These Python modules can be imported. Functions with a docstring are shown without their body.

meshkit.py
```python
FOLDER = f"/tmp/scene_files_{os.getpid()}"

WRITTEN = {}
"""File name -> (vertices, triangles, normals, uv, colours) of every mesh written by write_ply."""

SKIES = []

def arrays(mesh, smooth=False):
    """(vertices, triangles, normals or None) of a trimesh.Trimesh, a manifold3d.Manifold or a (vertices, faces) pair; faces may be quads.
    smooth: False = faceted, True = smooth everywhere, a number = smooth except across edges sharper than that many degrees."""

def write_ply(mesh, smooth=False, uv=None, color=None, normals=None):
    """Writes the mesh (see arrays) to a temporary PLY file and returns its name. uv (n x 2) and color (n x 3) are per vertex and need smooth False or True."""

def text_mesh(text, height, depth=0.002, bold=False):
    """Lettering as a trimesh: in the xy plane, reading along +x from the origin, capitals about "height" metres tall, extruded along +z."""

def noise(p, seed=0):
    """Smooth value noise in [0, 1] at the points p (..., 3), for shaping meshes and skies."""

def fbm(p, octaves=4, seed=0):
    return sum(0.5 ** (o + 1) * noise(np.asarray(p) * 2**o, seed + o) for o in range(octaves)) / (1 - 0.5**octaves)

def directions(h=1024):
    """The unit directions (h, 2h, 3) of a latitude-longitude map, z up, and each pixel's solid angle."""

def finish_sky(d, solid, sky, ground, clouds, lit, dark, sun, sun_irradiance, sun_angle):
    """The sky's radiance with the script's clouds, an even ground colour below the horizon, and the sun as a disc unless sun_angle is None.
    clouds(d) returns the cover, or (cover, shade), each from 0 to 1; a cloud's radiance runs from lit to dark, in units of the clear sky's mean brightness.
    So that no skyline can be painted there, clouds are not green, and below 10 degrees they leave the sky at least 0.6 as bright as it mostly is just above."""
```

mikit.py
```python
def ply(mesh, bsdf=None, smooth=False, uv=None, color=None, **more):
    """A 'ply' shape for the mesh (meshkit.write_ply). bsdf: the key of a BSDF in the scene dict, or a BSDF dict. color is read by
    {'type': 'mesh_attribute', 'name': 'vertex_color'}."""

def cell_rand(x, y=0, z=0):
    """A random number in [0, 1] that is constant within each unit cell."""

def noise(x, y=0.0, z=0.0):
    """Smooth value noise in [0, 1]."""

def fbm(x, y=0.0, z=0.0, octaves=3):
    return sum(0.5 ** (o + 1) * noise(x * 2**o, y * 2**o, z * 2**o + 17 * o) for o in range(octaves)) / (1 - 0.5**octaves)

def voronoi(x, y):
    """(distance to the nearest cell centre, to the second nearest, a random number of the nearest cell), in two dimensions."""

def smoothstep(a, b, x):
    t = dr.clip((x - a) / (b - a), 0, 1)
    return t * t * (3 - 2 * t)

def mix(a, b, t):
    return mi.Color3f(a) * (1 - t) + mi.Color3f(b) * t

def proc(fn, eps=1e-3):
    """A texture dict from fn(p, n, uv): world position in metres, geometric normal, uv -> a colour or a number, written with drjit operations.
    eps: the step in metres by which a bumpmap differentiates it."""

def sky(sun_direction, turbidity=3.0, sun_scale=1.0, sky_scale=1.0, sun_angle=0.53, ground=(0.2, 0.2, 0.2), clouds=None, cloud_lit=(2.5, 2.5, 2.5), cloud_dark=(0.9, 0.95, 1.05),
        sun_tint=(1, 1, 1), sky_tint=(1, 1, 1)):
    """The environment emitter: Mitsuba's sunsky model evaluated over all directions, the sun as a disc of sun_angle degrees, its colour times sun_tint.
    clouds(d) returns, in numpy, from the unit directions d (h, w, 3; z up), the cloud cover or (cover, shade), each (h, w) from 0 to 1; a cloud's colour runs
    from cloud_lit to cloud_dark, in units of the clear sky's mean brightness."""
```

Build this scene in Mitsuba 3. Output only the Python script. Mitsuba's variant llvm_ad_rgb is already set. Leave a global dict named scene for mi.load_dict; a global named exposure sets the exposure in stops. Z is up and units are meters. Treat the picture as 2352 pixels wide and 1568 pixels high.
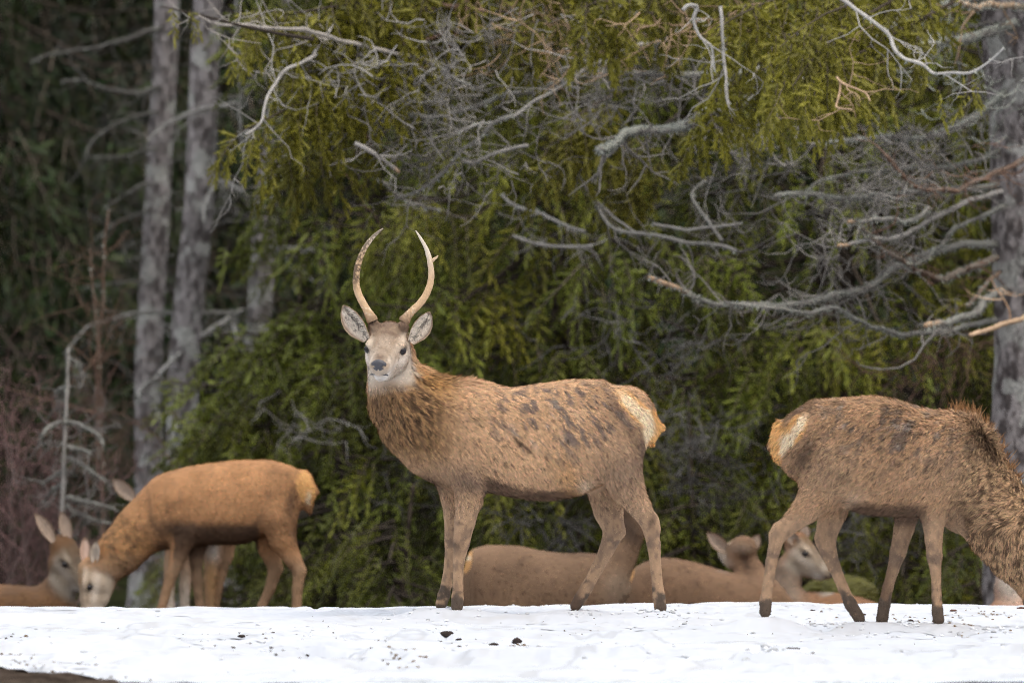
import math, random
import drjit as dr
import numpy as np, trimesh, mitsuba as mi, mikit, meshkit
from scipy import sparse
from scipy.interpolate import PchipInterpolator, CubicSpline

T = mi.ScalarTransform4f
scene, labels = {}, {}
# ---------------------------------------------------------------- camera, light, exposure
HC, DF = 1.28, 40.0                     # eye height; distance of the stag
FU = 19342.0                            # focal length of the tele lens in survey units (2352 across the frame)
scene['camera'] = {'type': 'thinlens', 'fov': 2 * math.degrees(math.atan(1176 / FU)), 'fov_axis': 'x',
                   'to_world': T().look_at(origin=[0, 0, HC], target=[0, 10, HC], up=[0, 0, 1]),
                   'aperture_radius': 0.034, 'focus_distance': DF - 0.12, 'near_clip': 1.0, 'far_clip': 2000.0}
scene['sky'] = mikit.sky([0.35, -0.45, 0.82], turbidity=4, sun_scale=0.25, sun_angle=24, ground=(0.55, 0.56, 0.58),
                         clouds=lambda d: (1.0 + 0 * d[..., 2], 1 - np.clip(d[..., 2], 0, 1)), cloud_lit=(3.3, 3.35, 3.45), cloud_dark=(1.1, 1.12, 1.18))
exposure = 2.08

rng = np.random.default_rng(7)
def at(px, py, d):                      # survey reading (bearing, elevation, distance) -> a point in metres
    return np.array([(px - 1176) / FU * d, d, HC - (py - 784) / FU * d])
def nz(p, s, seed=0):
    return meshkit.noise(np.asarray(p) * s, seed)
def fb(p, s, o=3, seed=0):
    return meshkit.fbm(np.asarray(p) * s, o, seed)
def sst(a, b, x):
    t = np.clip((x - a) / (b - a), 0, 1); return t * t * (3 - 2 * t)
def unit(v):
    v = np.asarray(v, float); return v / np.maximum(np.linalg.norm(v, axis=-1, keepdims=True), 1e-12)
def put(key, shape, label=None, cat=None, group=None, kind=None):
    scene[key] = shape
    tag(key, label, cat, group, kind)
def tag(key, label=None, cat=None, group=None, kind=None):
    e = {k: v for k, v in (('label', label), ('category', cat), ('group', group), ('kind', kind)) if v}
    if e: labels[key] = e
used = set()
def name(base):
    k, i = base, 0
    while k in used: i += 1; k = f'{base}_{i:03d}'
    used.add(k); return k
def plyn(v, f, bsdf, normals=None, color=None, smooth=False):
    path = meshkit.write_ply((v, f), smooth, None, color, normals)
    return {'type': 'ply', 'filename': path, 'face_normals': meshkit.WRITTEN[path][2] is None, 'bsdf': {'type': 'ref', 'id': bsdf}}

# ---------------------------------------------------------------- materials
VC = {'type': 'mesh_attribute', 'name': 'vertex_color'}
scene['mat_hair'] = {'type': 'twosided', 'b': {'type': 'diffuse', 'reflectance': VC}}
scene['mat_skin'] = {'type': 'twosided', 'b': {'type': 'principled', 'base_color': VC, 'roughness': 0.75, 'specular': 0.2}}
scene['mat_leaf'] = {'type': 'twosided', 'b': {'type': 'principled', 'base_color': VC, 'roughness': 0.55, 'specular': 0.25}}
scene['mat_wood'] = {'type': 'twosided', 'b': {'type': 'diffuse', 'reflectance': VC}}
scene['mat_eye'] = {'type': 'principled', 'base_color': {'type': 'rgb', 'value': [0.012, 0.010, 0.012]}, 'roughness': 0.16, 'specular': 0.4}
scene['mat_nose'] = {'type': 'principled', 'base_color': {'type': 'rgb', 'value': [0.055, 0.055, 0.066]}, 'roughness': 0.38, 'specular': 0.5}
def f_bark(p, n, uv):
    a = mikit.fbm(p.x * 28, p.y * 28, p.z * 11, 3)
    b = mikit.fbm(p.x * 70 + 9, p.y * 70, p.z * 40, 2)
    l = mikit.smoothstep(0.52, 0.66, mikit.fbm(p.x * 7 + 3, p.y * 7, p.z * 6, 3))
    c = mikit.mix((0.10, 0.088, 0.088), (0.34, 0.315, 0.32), mikit.smoothstep(0.33, 0.66, a))
    c = mikit.mix(c, (0.46, 0.47, 0.45), l * 0.75)
    return c * (0.55 + 0.9 * b)
def f_bark_shaded(p, n, uv):  # darker bark: shade inside the crowns put into the colour
    return mikit.mix((0.035, 0.028, 0.024), (0.095, 0.075, 0.06), mikit.smoothstep(0.33, 0.66, mikit.fbm(p.x * 28, p.y * 28, p.z * 11, 3)))
def h_bark(p, n, uv):
    return mikit.fbm(p.x * 30, p.y * 30, p.z * 12, 3) + 0.5 * mikit.fbm(p.x * 80, p.y * 80, p.z * 50, 2)
scene['mat_bark'] = {'type': 'twosided', 'b': {'type': 'bumpmap', 't': mikit.proc(h_bark, 0.004), 'scale': 0.02,
                     'b': {'type': 'diffuse', 'reflectance': mikit.proc(f_bark)}}}
scene['mat_bark_shaded'] = {'type': 'twosided', 'b': {'type': 'diffuse', 'reflectance': mikit.proc(f_bark_shaded)}}
def f_soil(p, n, uv):
    a = mikit.fbm(p.x * 5, p.y * 5, p.z * 5, 4); b = mikit.fbm(p.x * 60, p.y * 60, p.z * 60, 2)
    c = mikit.mix((0.028, 0.021, 0.017), (0.085, 0.065, 0.052), mikit.smoothstep(0.3, 0.7, 0.5 * a + 0.5 * b))
    return mikit.mix(c, mikit.mix((0.010, 0.010, 0.006), (0.022, 0.026, 0.011), mikit.smoothstep(0.4, 0.6, a)), mikit.smoothstep(58, 64, p.y))   # mossy litter in the wood, darkened further to paint in its shade
scene['mat_soil'] = {'type': 'twosided', 'b': {'type': 'diffuse', 'reflectance': mikit.proc(f_soil)}}
def f_snow(p, n, uv):
    a = mikit.fbm(p.x * 1.1 - p.y * .5, p.y * 0.6 + p.x * .7, 0, 4); b = mikit.fbm(p.x * 9 + p.y * 2 + 5, p.y * 3.5 - p.x * 4, 3, 3)
    c = mikit.mix((0.56, 0.59, 0.645), (0.505, 0.535, 0.59), mikit.smoothstep(0.5, 0.75, a) * 0.6)
    d = mikit.fbm(p.x * 2.0 - p.y * .5 + 7, p.y * 1.0 + p.x * .5, 1, 5); e = mikit.smoothstep(0.035, 0.0, dr.abs(d - 0.5)) * mikit.smoothstep(0.45, 0.62, a)   # thin grey lines on the old crust
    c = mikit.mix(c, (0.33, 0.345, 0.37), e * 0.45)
    return mikit.mix(c, (0.47, 0.48, 0.50), mikit.smoothstep(0.5, 0.85, b) * 0.6)
def h_snow(p, n, uv):
    return mikit.fbm(p.x * 35, p.y * 22, 0, 3)
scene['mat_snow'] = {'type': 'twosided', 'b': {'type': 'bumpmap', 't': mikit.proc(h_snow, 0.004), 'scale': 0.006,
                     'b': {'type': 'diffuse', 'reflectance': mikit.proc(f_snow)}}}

# ---------------------------------------------------------------- ground
HOOF = []                               # (x, y, z): where a hoof presses the snow
def base_ground(x, y):
    t = np.clip(y - 40.5, 0, None)
    z = np.where(t < 1.6, -0.0155 * t * t, -0.0397 - 0.0496 * (t - 1.6))
    z = np.maximum(z, -0.80 + 0 * x)
    far = np.clip(y - 74, 0, None); z = z + np.minimum(0.02 * far * far, 0.42 * far) * (y < 150) + (y >= 150) * 0.42 * 76
    near = np.clip(31.0 - y, 0, None); z = z - 0.012 * near
    side = np.clip(-x / 2.4, -1.2, 1.2); z = z - 0.010 * (side + 0.2) * sst(36, 41, y)
    return z
def grid_mesh(xs, ys, zf):
    X, Y = np.meshgrid(xs, ys); Z = zf(X, Y); nx, ny = len(xs), len(ys)
    i = np.arange(nx * ny).reshape(ny, nx); a, b, c, d = i[:-1, :-1], i[:-1, 1:], i[1:, 1:], i[1:, :-1]
    return np.stack([X, Y, Z], -1).reshape(-1, 3), np.vstack([np.stack([a, b, c], -1).reshape(-1, 3), np.stack([a, c, d], -1).reshape(-1, 3)])
def spread(fine, out, n, g):
    k = (np.arange(1, n + 1) / n) ** g
    return np.concatenate([(fine[0] - k * out[0])[::-1], fine, fine[-1] + k * out[1]])
MUD = [at(px, py, HC * FU / (py - 784)) for px, py in ((-160, 1520), (-40, 1524), (55, 1529), (150, 1538), (260, 1547), (380, 1574))]
def mud_mask(x, y):
    my = np.interp(x, [m[0] for m in MUD], [m[1] for m in MUD])
    p = np.stack([x, y, 0 * x], -1)
    return my - y + 0.55 * (fb(p * [1.0, .45, 1], 3.2, 4, 21) - 0.5)
def soil_z(x, y):
    p = np.stack([x, y, 0 * x], -1)
    return base_ground(x, y) - 0.10 + 0.05 * fb(p, 1.1, 4, 3) + 0.025 * fb(p, 6, 3, 4) + (.075 + .03 * (fb(p, 14, 3, 44) - .5)) * sst(-.05, .25, mud_mask(x, y))
DENT = [(1284, 1432, .10, .05), (1551, 1442, .11, .06), (1500, 1505, .05, .03), (1821, 1514, .14, .07), (1027, 1465, .07, .04), (1187, 1486, .12, .05),
        (1045, 1486, .16, .04), (760, 1504, .14, .05), (865, 1507, .12, .05), (690, 1501, .10, .04), (905, 1515, .13, .05), (540, 1491, .16, .05), (475, 1488, .1, .04), (617, 1473, .07, .05),
        (350, 1460, .06, .03), (555, 1467, .06, .04), (120, 1455, .15, .03), (20, 1470, .12, .04), (200, 1531, .09, .05), (40, 1508, .12, .06), (1317, 1505, .08, .03), (1530, 1505, .09, .03), (1254, 1497, .06, .02),
        (2065, 1432, .2, .03), (2260, 1425, .25, .03), (1880, 1432, .25, .03), (2160, 1446, .2, .03), (380, 1482, .14, .05)]
DENT = [(*at(a, b, HC * FU / (b - 784))[:2], r, h) for a, b, r, h in DENT]
def snow_z(x, y):
    p = np.stack([x, y, 0 * x], -1)
    z = base_ground(x, y) - 0.018
    z = z + 0.06 * (fb(p * [1, .7, 1], 0.8, 3, 5) - .5) + 0.040 * (fb(p * [.6, 1, 1], 3.0, 3, 6) - .5) + 0.020 * (fb(p * [.55, .6, 1], 9, 3, 8) - .5)
    w = fb(p, 1.5, 2, 12)
    z = z - 0.020 * np.clip(np.abs(fb(p * [1, .5, 1], 4.5, 3, 9) - .5) * -14 + 1, 0, 1) * sst(.45, .6, w)       # thaw creases
    wx, wy = x * .82 - y * .57 + 1.2 * (fb(p, .9, 2, 61) - .5), x * .57 + y * .82 + 1.2 * (fb(p, .9, 2, 62) - .5)
    p = np.stack([wx, wy, 0 * x], -1)
    for yc, amp, sd in ((34.8, .04, 31), (33.6, .035, 32), (37.2, .02, 33), (35.9, .03, 34), (39.0, .016, 35), (34.2, .03, 36), (38.1, .018, 37)):                  # low thaw steps
        yy = yc + 0.22 * (x + 1) * (-.25) + 1.3 * (fb(np.stack([x, 0 * x, 0 * x], -1), 1.4, 4, sd) - .5)
        z = z + amp * (sst(-.03, .03, y - yy) - sst(0.0, 1.2, y - yy)) * sst(.40, .62, fb(p, .9, 3, sd + 9))
    for dx, dy, r, h in DENT:
        q = np.sqrt(((x - dx) / r) ** 2 + ((y - dy) / (r * 1.6)) ** 2) + .5 * (nz(p, 14, 41) - .5)
        z = z - h * (1 - sst(.35, 1.1, q)) + .25 * h * np.exp(-((q - 1.35) / .3) ** 2)
    for hx, hy, hz in HOOF:
        g = np.exp(-((x - hx) ** 2 + (y - hy) ** 2) / .16 ** 2)
        z = z * (1 - g) + (hz + 0.024) * g - .016 * np.exp(-((x - hx) ** 2 + (y - hy) ** 2) / .05 ** 2) + 0 * z
    z = z - 0.22 * sst(-.03, .12, mud_mask(x, y))
    return z - 0.3 * sst(46, 48.5, y + 2 * (fb(p, 1, 2, 15) - .5))

# ---------------------------------------------------------------- implicit surface -> mesh (surface nets)
def surface_nets(D, origin, h):
    s = D < 0
    nx, ny, nz_ = D.shape
    acc = np.zeros((nx - 1, ny - 1, nz_ - 1, 3), np.float32); cnt = np.zeros((nx - 1, ny - 1, nz_ - 1), np.float32)
    corners = [(i, j, k) for i in (0, 1) for j in (0, 1) for k in (0, 1)]
    sl = lambda c: tuple(slice(c[a], D.shape[a] - 1 + c[a]) for a in range(3))
    tot = sum(s[sl(c)].astype(np.int8) for c in corners)
    idx = np.argwhere((tot > 0) & (tot < 8))
    P = np.zeros((len(idx), 3)); N = np.zeros(len(idx))
    g = {c: D[idx[:, 0] + c[0], idx[:, 1] + c[1], idx[:, 2] + c[2]] for c in corners}
    for c in corners:
        for a in range(3):
            if c[a] == 0:
                e = list(c); e[a] = 1; e = tuple(e)
                m = (g[c] < 0) != (g[e] < 0); t = g[c] / np.where(m, g[c] - g[e], 1)
                q = np.array(c, float)[None] + np.zeros((len(idx), 3)); q[:, a] += t
                P[m] += q[m]; N[m] += 1
    V = (idx + P / N[:, None]) * h + origin
    ids = -np.ones(tot.shape, np.int64); ids[tuple(idx.T)] = np.arange(len(idx))
    faces = []
    for a in range(3):
        lo = [slice(None)] * 3; hi = [slice(None)] * 3; lo[a] = slice(0, -1); hi[a] = slice(1, None)
        m = s[tuple(lo)] != s[tuple(hi)]
        e = np.argwhere(m); b, c = (a + 1) % 3, (a + 2) % 3
        e = e[(e[:, b] > 0) & (e[:, c] > 0) & (e[:, b] < D.shape[b] - 1) & (e[:, c] < D.shape[c] - 1)]
        def cell(ob, oc):
            q = e.copy(); q[:, b] -= ob; q[:, c] -= oc; return ids[tuple(q.T)]
        A, B, C, E = cell(1, 1), cell(0, 1), cell(0, 0), cell(1, 0)
        flip = ~s[tuple(e.T)]
        B, E = np.where(flip, E, B), np.where(flip, B, E)
        faces += [np.stack([A, B, C], 1), np.stack([A, C, E], 1)]
    F = np.vstack(faces); F = F[(F >= 0).all(1)]
    m = trimesh.Trimesh(V, F, process=False)
    return m

class Field:
    """A signed distance field on a grid, in survey units: (u right, w away from the lens, v down)."""
    def __init__(self, lo, hi, h):
        self.lo, self.h = np.array(lo, float), h
        self.n = np.ceil((np.array(hi) - lo) / h).astype(int) + 1
        self.D = np.full(self.n, 60.0, np.float32)
    def sub(self, lo, hi):
        a = np.clip(np.floor((np.array(lo) - self.lo) / self.h).astype(int), 0, self.n); b = np.clip(np.ceil((np.array(hi) - self.lo) / self.h).astype(int) + 1, 0, self.n)
        ax = [self.lo[i] + self.h * np.arange(a[i], b[i]) for i in range(3)]
        return tuple(slice(a[i], b[i]) for i in range(3)), np.meshgrid(*ax, indexing='ij')
    def add(self, sl, d, k):
        o = self.D[sl]; q = np.clip(k - np.abs(o - d), 0, None) / k
        self.D[sl] = np.minimum(o, d) - q * q * k * .25
    def cut(self, sl, d, k):
        o = self.D[sl]; d = -d; q = np.clip(k - np.abs(o - d), 0, None) / k
        self.D[sl] = np.maximum(o, d) + q * q * k * .25
    def chain(self, pts, k=14, squash=1.0, slim=0):
        pts = [np.array(p, float) for p in pts]          # (u, v, r, w)
        grow = .2 * k - 1.2 if not slim else 0
        pts = [np.r_[p[:2], p[2] + grow - slim * sst(34, 20, p[2]), p[3]] for p in pts]
        q = np.array([[p[0], p[3], p[1]] for p in pts]); R = max(p[2] for p in pts) + 26
        big, G = self.sub((q - R).min(0), (q + R).max(0)); lo = [b.start for b in big]
        if not G[0].size: return
        tmp = np.full(G[0].shape, 60.0, np.float32)
        for p, q in zip(pts[:-1], pts[1:]):
            a, b = np.array([p[0], p[3], p[1]]), np.array([q[0], q[3], q[1]]); R = max(p[2], q[2]) + 26
            sl, (U, W, V) = self.sub(np.minimum(a, b) - R, np.maximum(a, b) + R)
            if not U.size: continue
            ab = b - a; L = max((ab * ab).sum(), 1e-6)
            t = np.clip(((U - a[0]) * ab[0] + (W - a[1]) * ab[1] + (V - a[2]) * ab[2]) / L, 0, 1)
            ww = (W - a[1] - t * ab[1]) / squash
            d = np.sqrt((U - a[0] - t * ab[0]) ** 2 + ww ** 2 + (V - a[2] - t * ab[2]) ** 2) - (p[2] + t * (q[2] - p[2]))
            ls = tuple(slice(x.start - o, x.stop - o) for x, o in zip(sl, lo))
            o = tmp[ls]; e = np.clip(5 - np.abs(o - d), 0, None) / 5; tmp[ls] = np.minimum(o, d) - e * e * 1.25
        self.add(big, tmp, k)
    def ell(self, c, r, R=np.eye(3), k=12, cut=False):
        c, r = np.array(c, float), np.array(r, float); m = r.max() + 24
        sl, (U, W, V) = self.sub(c - m, c + m)
        if not U.size: return
        q = np.stack([U - c[0], W - c[1], V - c[2]], -1) @ np.asarray(R).T / r
        l = np.linalg.norm(q, axis=-1); g = np.linalg.norm(q / r, axis=-1)
        d = l * (l - 1) / np.maximum(g, 1e-9)
        (self.cut if cut else self.add)(sl, d, k)
    def torso(self, tab, w0=0.0, k=24, pw=2.2):
        t = np.array(tab, float); u = t[:, 0]
        top, bot, hw = (PchipInterpolator(u, t[:, i]) for i in (1, 2, 3))
        sl, (U, W, V) = self.sub([u[0] - 50, w0 - t[:, 3].max() - 30, t[:, 1].min() - 30], [u[-1] + 50, w0 + t[:, 3].max() + 30, t[:, 2].max() + 30])
        uc = np.clip(U, u[0], u[-1]); a, b, c = top(uc), bot(uc), hw(uc)
        vc, hv = (a + b) / 2, (b - a) / 2
        e = (np.abs((V - vc) / hv) ** pw + np.abs((W - w0) / c) ** pw) ** (1 / pw)
        d = (e - 1) * np.minimum(hv, c)
        d = np.where(e > 1, np.hypot(d, U - uc), d + np.abs(U - uc) * .8)
        self.add(sl, d, k)
    def mesh(self):
        m = surface_nets(self.D, self.lo, self.h)
        e = m.edges_unique; V = np.array(m.vertices); n = len(V)
        A = sparse.coo_matrix((np.ones(2 * len(e)), (np.r_[e[:, 0], e[:, 1]], np.r_[e[:, 1], e[:, 0]])), (n, n)).tocsr(); dg = np.asarray(A.sum(1))
        for _ in range(3): V = V + .45 * (A @ V / np.maximum(dg, 1) - V)
        m = trimesh.Trimesh(V, m.faces, process=False)
        return m

# ---------------------------------------------------------------- deer
TAN, UMBER, GREY, CREAM, ORANGE, MUDC, WHITE = (np.array(c) for c in ((.485, .303, .18), (.085, .054, .038), (.53, .43, .34), (.80, .61, .41), (.66, .36, .145), (.085, .064, .050), (.82, .79, .75)))
def lerp(c, col, m): return c + (np.asarray(col) - c) * np.clip(m, 0, 1)[..., None]
def blob(p, cu, cv, ru, rv, ang=0):
    c, s = math.cos(math.radians(ang)), math.sin(math.radians(ang)); x, y = p[:, 0] - cu, p[:, 2] - cv
    return np.exp(-(((x * c + y * s) / ru) ** 2 + ((-x * s + y * c) / rv) ** 2))

class Deer:
    def __init__(self, base, d, label, hw=1.0, group='red deer of the herd on the snow'):
        self.key, self.d, self.s = name(base), d, d / FU
        tag(self.key, label, 'deer', group)
    def world(self, p):
        p = np.asarray(p, float); s = self.s
        return np.stack([(p[..., 0] - 1176) * s, self.d + p[..., 1] * s, HC - (p[..., 2] - 784) * s], -1)
    def put(self, part, v, f, bsdf, smooth=True, color=None, normals=None, kind=None, label=None):
        k = name(self.key + '__' + part)
        put(k, plyn(self.world(v), np.asarray(f)[:, ::-1], bsdf, None if normals is None else normals, color, smooth), label, kind=kind)
    def body(self, F, col):
        m = F.mesh(); self.m = m
        c = col(np.array(m.vertices))
        self.put('body', np.array(m.vertices), np.array(m.faces), 'mat_skin', True, c * .85)
    def coat(self, n, col, length, flow, width=1.25, lift=.30, seed=1, clump=.35, part='coat', keep=None, vary=.26, streak=.62):
        """Hair blades all over the body. length and flow are functions of the root (survey units)."""
        r = np.random.default_rng(seed); m = self.m
        V, Fc = np.array(m.vertices), np.array(m.faces)
        fn = np.cross(V[Fc[:, 1]] - V[Fc[:, 0]], V[Fc[:, 2]] - V[Fc[:, 0]]); A = np.linalg.norm(fn, axis=1)
        vn = np.zeros_like(V)
        for i in range(3): np.add.at(vn, Fc[:, i], fn)
        vn = unit(vn)
        if (vn * (V - V.mean(0))).sum() < 0: vn = -vn
        pr = A * (keep(V[Fc].mean(1)) if keep else 1); pr = pr / pr.sum()
        fi = r.choice(len(Fc), n, p=pr); a, b = r.random(n), r.random(n); q = a + b > 1; a[q], b[q] = 1 - a[q], 1 - b[q]
        W = np.stack([1 - a - b, a, b], 1)
        P = (V[Fc[fi]] * W[..., None]).sum(1); N = unit((vn[Fc[fi]] * W[..., None]).sum(1))
        L = length(P) * r.uniform(.7, 1.3, n)
        fl = flow(P) + clump * (np.stack([nz(P, 1 / 14., seed + 50 + i) for i in range(3)], -1) - .5) * 2 + .5 * clump * (np.stack([nz(P, 1 / 5., seed + 60 + i) for i in range(3)], -1) - .5) * 2
        d = unit(fl - (fl * N).sum(1, keepdims=True) * N)
        lf = (lift(P) if callable(lift) else lift) * r.uniform(.6, 1.5, n)
        d = unit(d * np.cos(lf)[:, None] + N * np.sin(lf)[:, None] + r.normal(0, .10, (n, 3)))
        sd = unit(np.cross(d, N) + r.normal(0, .25, (n, 3)))
        c = col(P); gap = sst(.60, .74, fb(np.stack([(P * fl).sum(1) * .085 / np.linalg.norm(fl, axis=1), (P * unit(np.cross(fl, [0, 1.0, 0]))).sum(1) * .34, P[:, 1] * .3], -1), 1.0, 2, seed + 7)); c = c * (1 - (gap * streak)[:, None]); j = (1 + r.normal(0, vary, (n, 1))).clip(.45, 1.6) * (1 + r.normal(0, .04, (n, 3)))  # gap paints the shade between hair clumps into the coat colour
        c = np.clip(c * j, .01, .9)
        w = (width * r.uniform(.7, 1.3, n))[:, None]
        root = P - N * 1.0
        t2 = d + np.array([0, 0, .25]) * r.uniform(0, 1, (n, 1)); mid = root + d * (L * .5)[:, None]; tip = mid + unit(t2) * (L * .5)[:, None]
        v = np.stack([root - sd * w, root + sd * w, mid - sd * w * .8, mid + sd * w * .8, tip], 1)
        k = np.arange(n)[:, None] * 5
        f = np.concatenate([k + [0, 1, 3], k + [0, 3, 2], k + [2, 3, 4]])
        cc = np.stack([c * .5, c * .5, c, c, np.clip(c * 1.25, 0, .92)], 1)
        nn = np.repeat((unit(N + .35 * d + r.normal(0, .18, (n, 3))) * [1, 1, -1])[:, None], 5, 1)
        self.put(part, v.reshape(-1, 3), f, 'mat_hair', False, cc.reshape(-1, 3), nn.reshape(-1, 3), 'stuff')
    def ear(self, base, tip, facing, width, cup=.85, inner=np.array([.60, .52, .44]), outer=TAN * .85, label=None, seed=3, hair=True, mott=.9):
        base, tip, facing = np.array(base, float), np.array(tip, float), unit(facing)
        ax = tip - base; L = np.linalg.norm(ax); ax /= L
        facing = unit(facing - (facing @ ax) * ax); sd = np.cross(ax, facing)
        nt, na = 26, 21
        t, a = np.meshgrid(np.linspace(0, 1, nt), np.linspace(-1, 1, na), indexing='ij')
        Wd = width * .5 * np.interp(t, [0, .12, .3, .5, .7, .85, .95, 1], [.42, .62, .92, 1.0, .86, .56, .28, .05])
        th = a * 1.25
        def layer(off):
            p = base + ax * (t * L)[..., None] + sd * (Wd * np.sin(th) / math.sin(1.25))[..., None] + facing * ((1 - np.cos(th)) * Wd * cup * 1.4 - 2 * t * (1 - t) * 4)[..., None]
            return p + facing * off
        edge = np.minimum(1 - np.abs(a), (1 - t) * 2.2)
        fr, bk = layer(0.0), layer(0) - facing * (2.6 * np.sqrt(np.clip(edge, 0, 1)) + .25)[..., None]
        v = np.concatenate([fr.reshape(-1, 3), bk.reshape(-1, 3)])
        i = np.arange(nt * na).reshape(nt, na); A, B, C, E = (x.ravel() for x in (i[:-1, :-1], i[:-1, 1:], i[1:, 1:], i[1:, :-1])); o = nt * na
        f = np.vstack([np.stack([A, B, C], 1), np.stack([A, C, E], 1), np.stack([A, C, B], 1) + o, np.stack([A, E, C], 1) + o])
        rim = np.concatenate([i[:, 0], i[-1, 1:], i[-2::-1, -1], i[0, -2:0:-1]])
        r2 = np.roll(rim, -1)
        f = np.vstack([f, np.stack([rim, rim + o, r2], 1), np.stack([r2, rim + o, r2 + o], 1)])
        nn = fb(fr, .25, 3, seed)
        ci = lerp(np.broadcast_to(inner, fr.shape).copy(), [.20, .145, .11], 1 - sst(.10, .40, edge + .35 * (nn - .5)))
        ci = lerp(ci, [.10, .08, .07], sst(.50, .66, fb(fr * [1, 1, .5], .20, 2, seed + 4) + .22 * np.exp(-(a / .35) ** 2) - .08) * sst(.25, .5, edge) * mott)
        ci = lerp(ci, CREAM * .8, np.exp(-((edge) / .05) ** 2) * .6)
        co = np.broadcast_to(outer, fr.shape) * (.75 + .5 * nn[..., None])
        self.put('ear', v, f, 'mat_skin', True, np.concatenate([ci.reshape(-1, 3), co.reshape(-1, 3)]), label=label)
        if hair:
            r = np.random.default_rng(seed); n = 330
            tt, aa = r.uniform(.04, .93, n), r.uniform(-.85, .85, n); ii, jj = (tt * (nt - 1)).astype(int), ((aa + 1) / 2 * (na - 1)).astype(int)
            P = fr[ii, jj] + r.normal(0, .8, (n, 3)); ed = edge[ii, jj]
            dr = unit(ax * .7 + facing * .45 + sd * (-aa * 1.0)[:, None] + r.normal(0, .25, (n, 3))); L2 = r.uniform(8, 19, n) * np.clip(ed * 1.6, .35, 1)
            w = unit(np.cross(dr, facing)) * 1.15
            vv = np.stack([P - w, P + w, P + dr * L2[:, None]], 1).reshape(-1, 3); k = np.arange(n)[:, None] * 3
            c = lerp(np.broadcast_to(np.array([.80, .72, .62]), (n, 3)).copy(), [.30, .235, .18], 1 - sst(.12, .4, ed)) * np.where(np.abs(aa + .1) < .16, .3, 1)[:, None] * r.uniform(.7, 1.05, (n, 1))
            nrm = np.broadcast_to(facing * [1, 1, -1], (n * 3, 3))
            self.put('ear_hair', vv, k + [0, 1, 2], 'mat_hair', False, np.repeat(c, 3, 0), nrm, 'stuff')
    def eye(self, c, r, axes=None):
        s = trimesh.creation.icosphere(3, 1.0); v = np.array(s.vertices) * r
        if axes is not None: v = v @ axes
        self.put('eye', v + np.array(c), s.faces, 'mat_eye')
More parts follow.
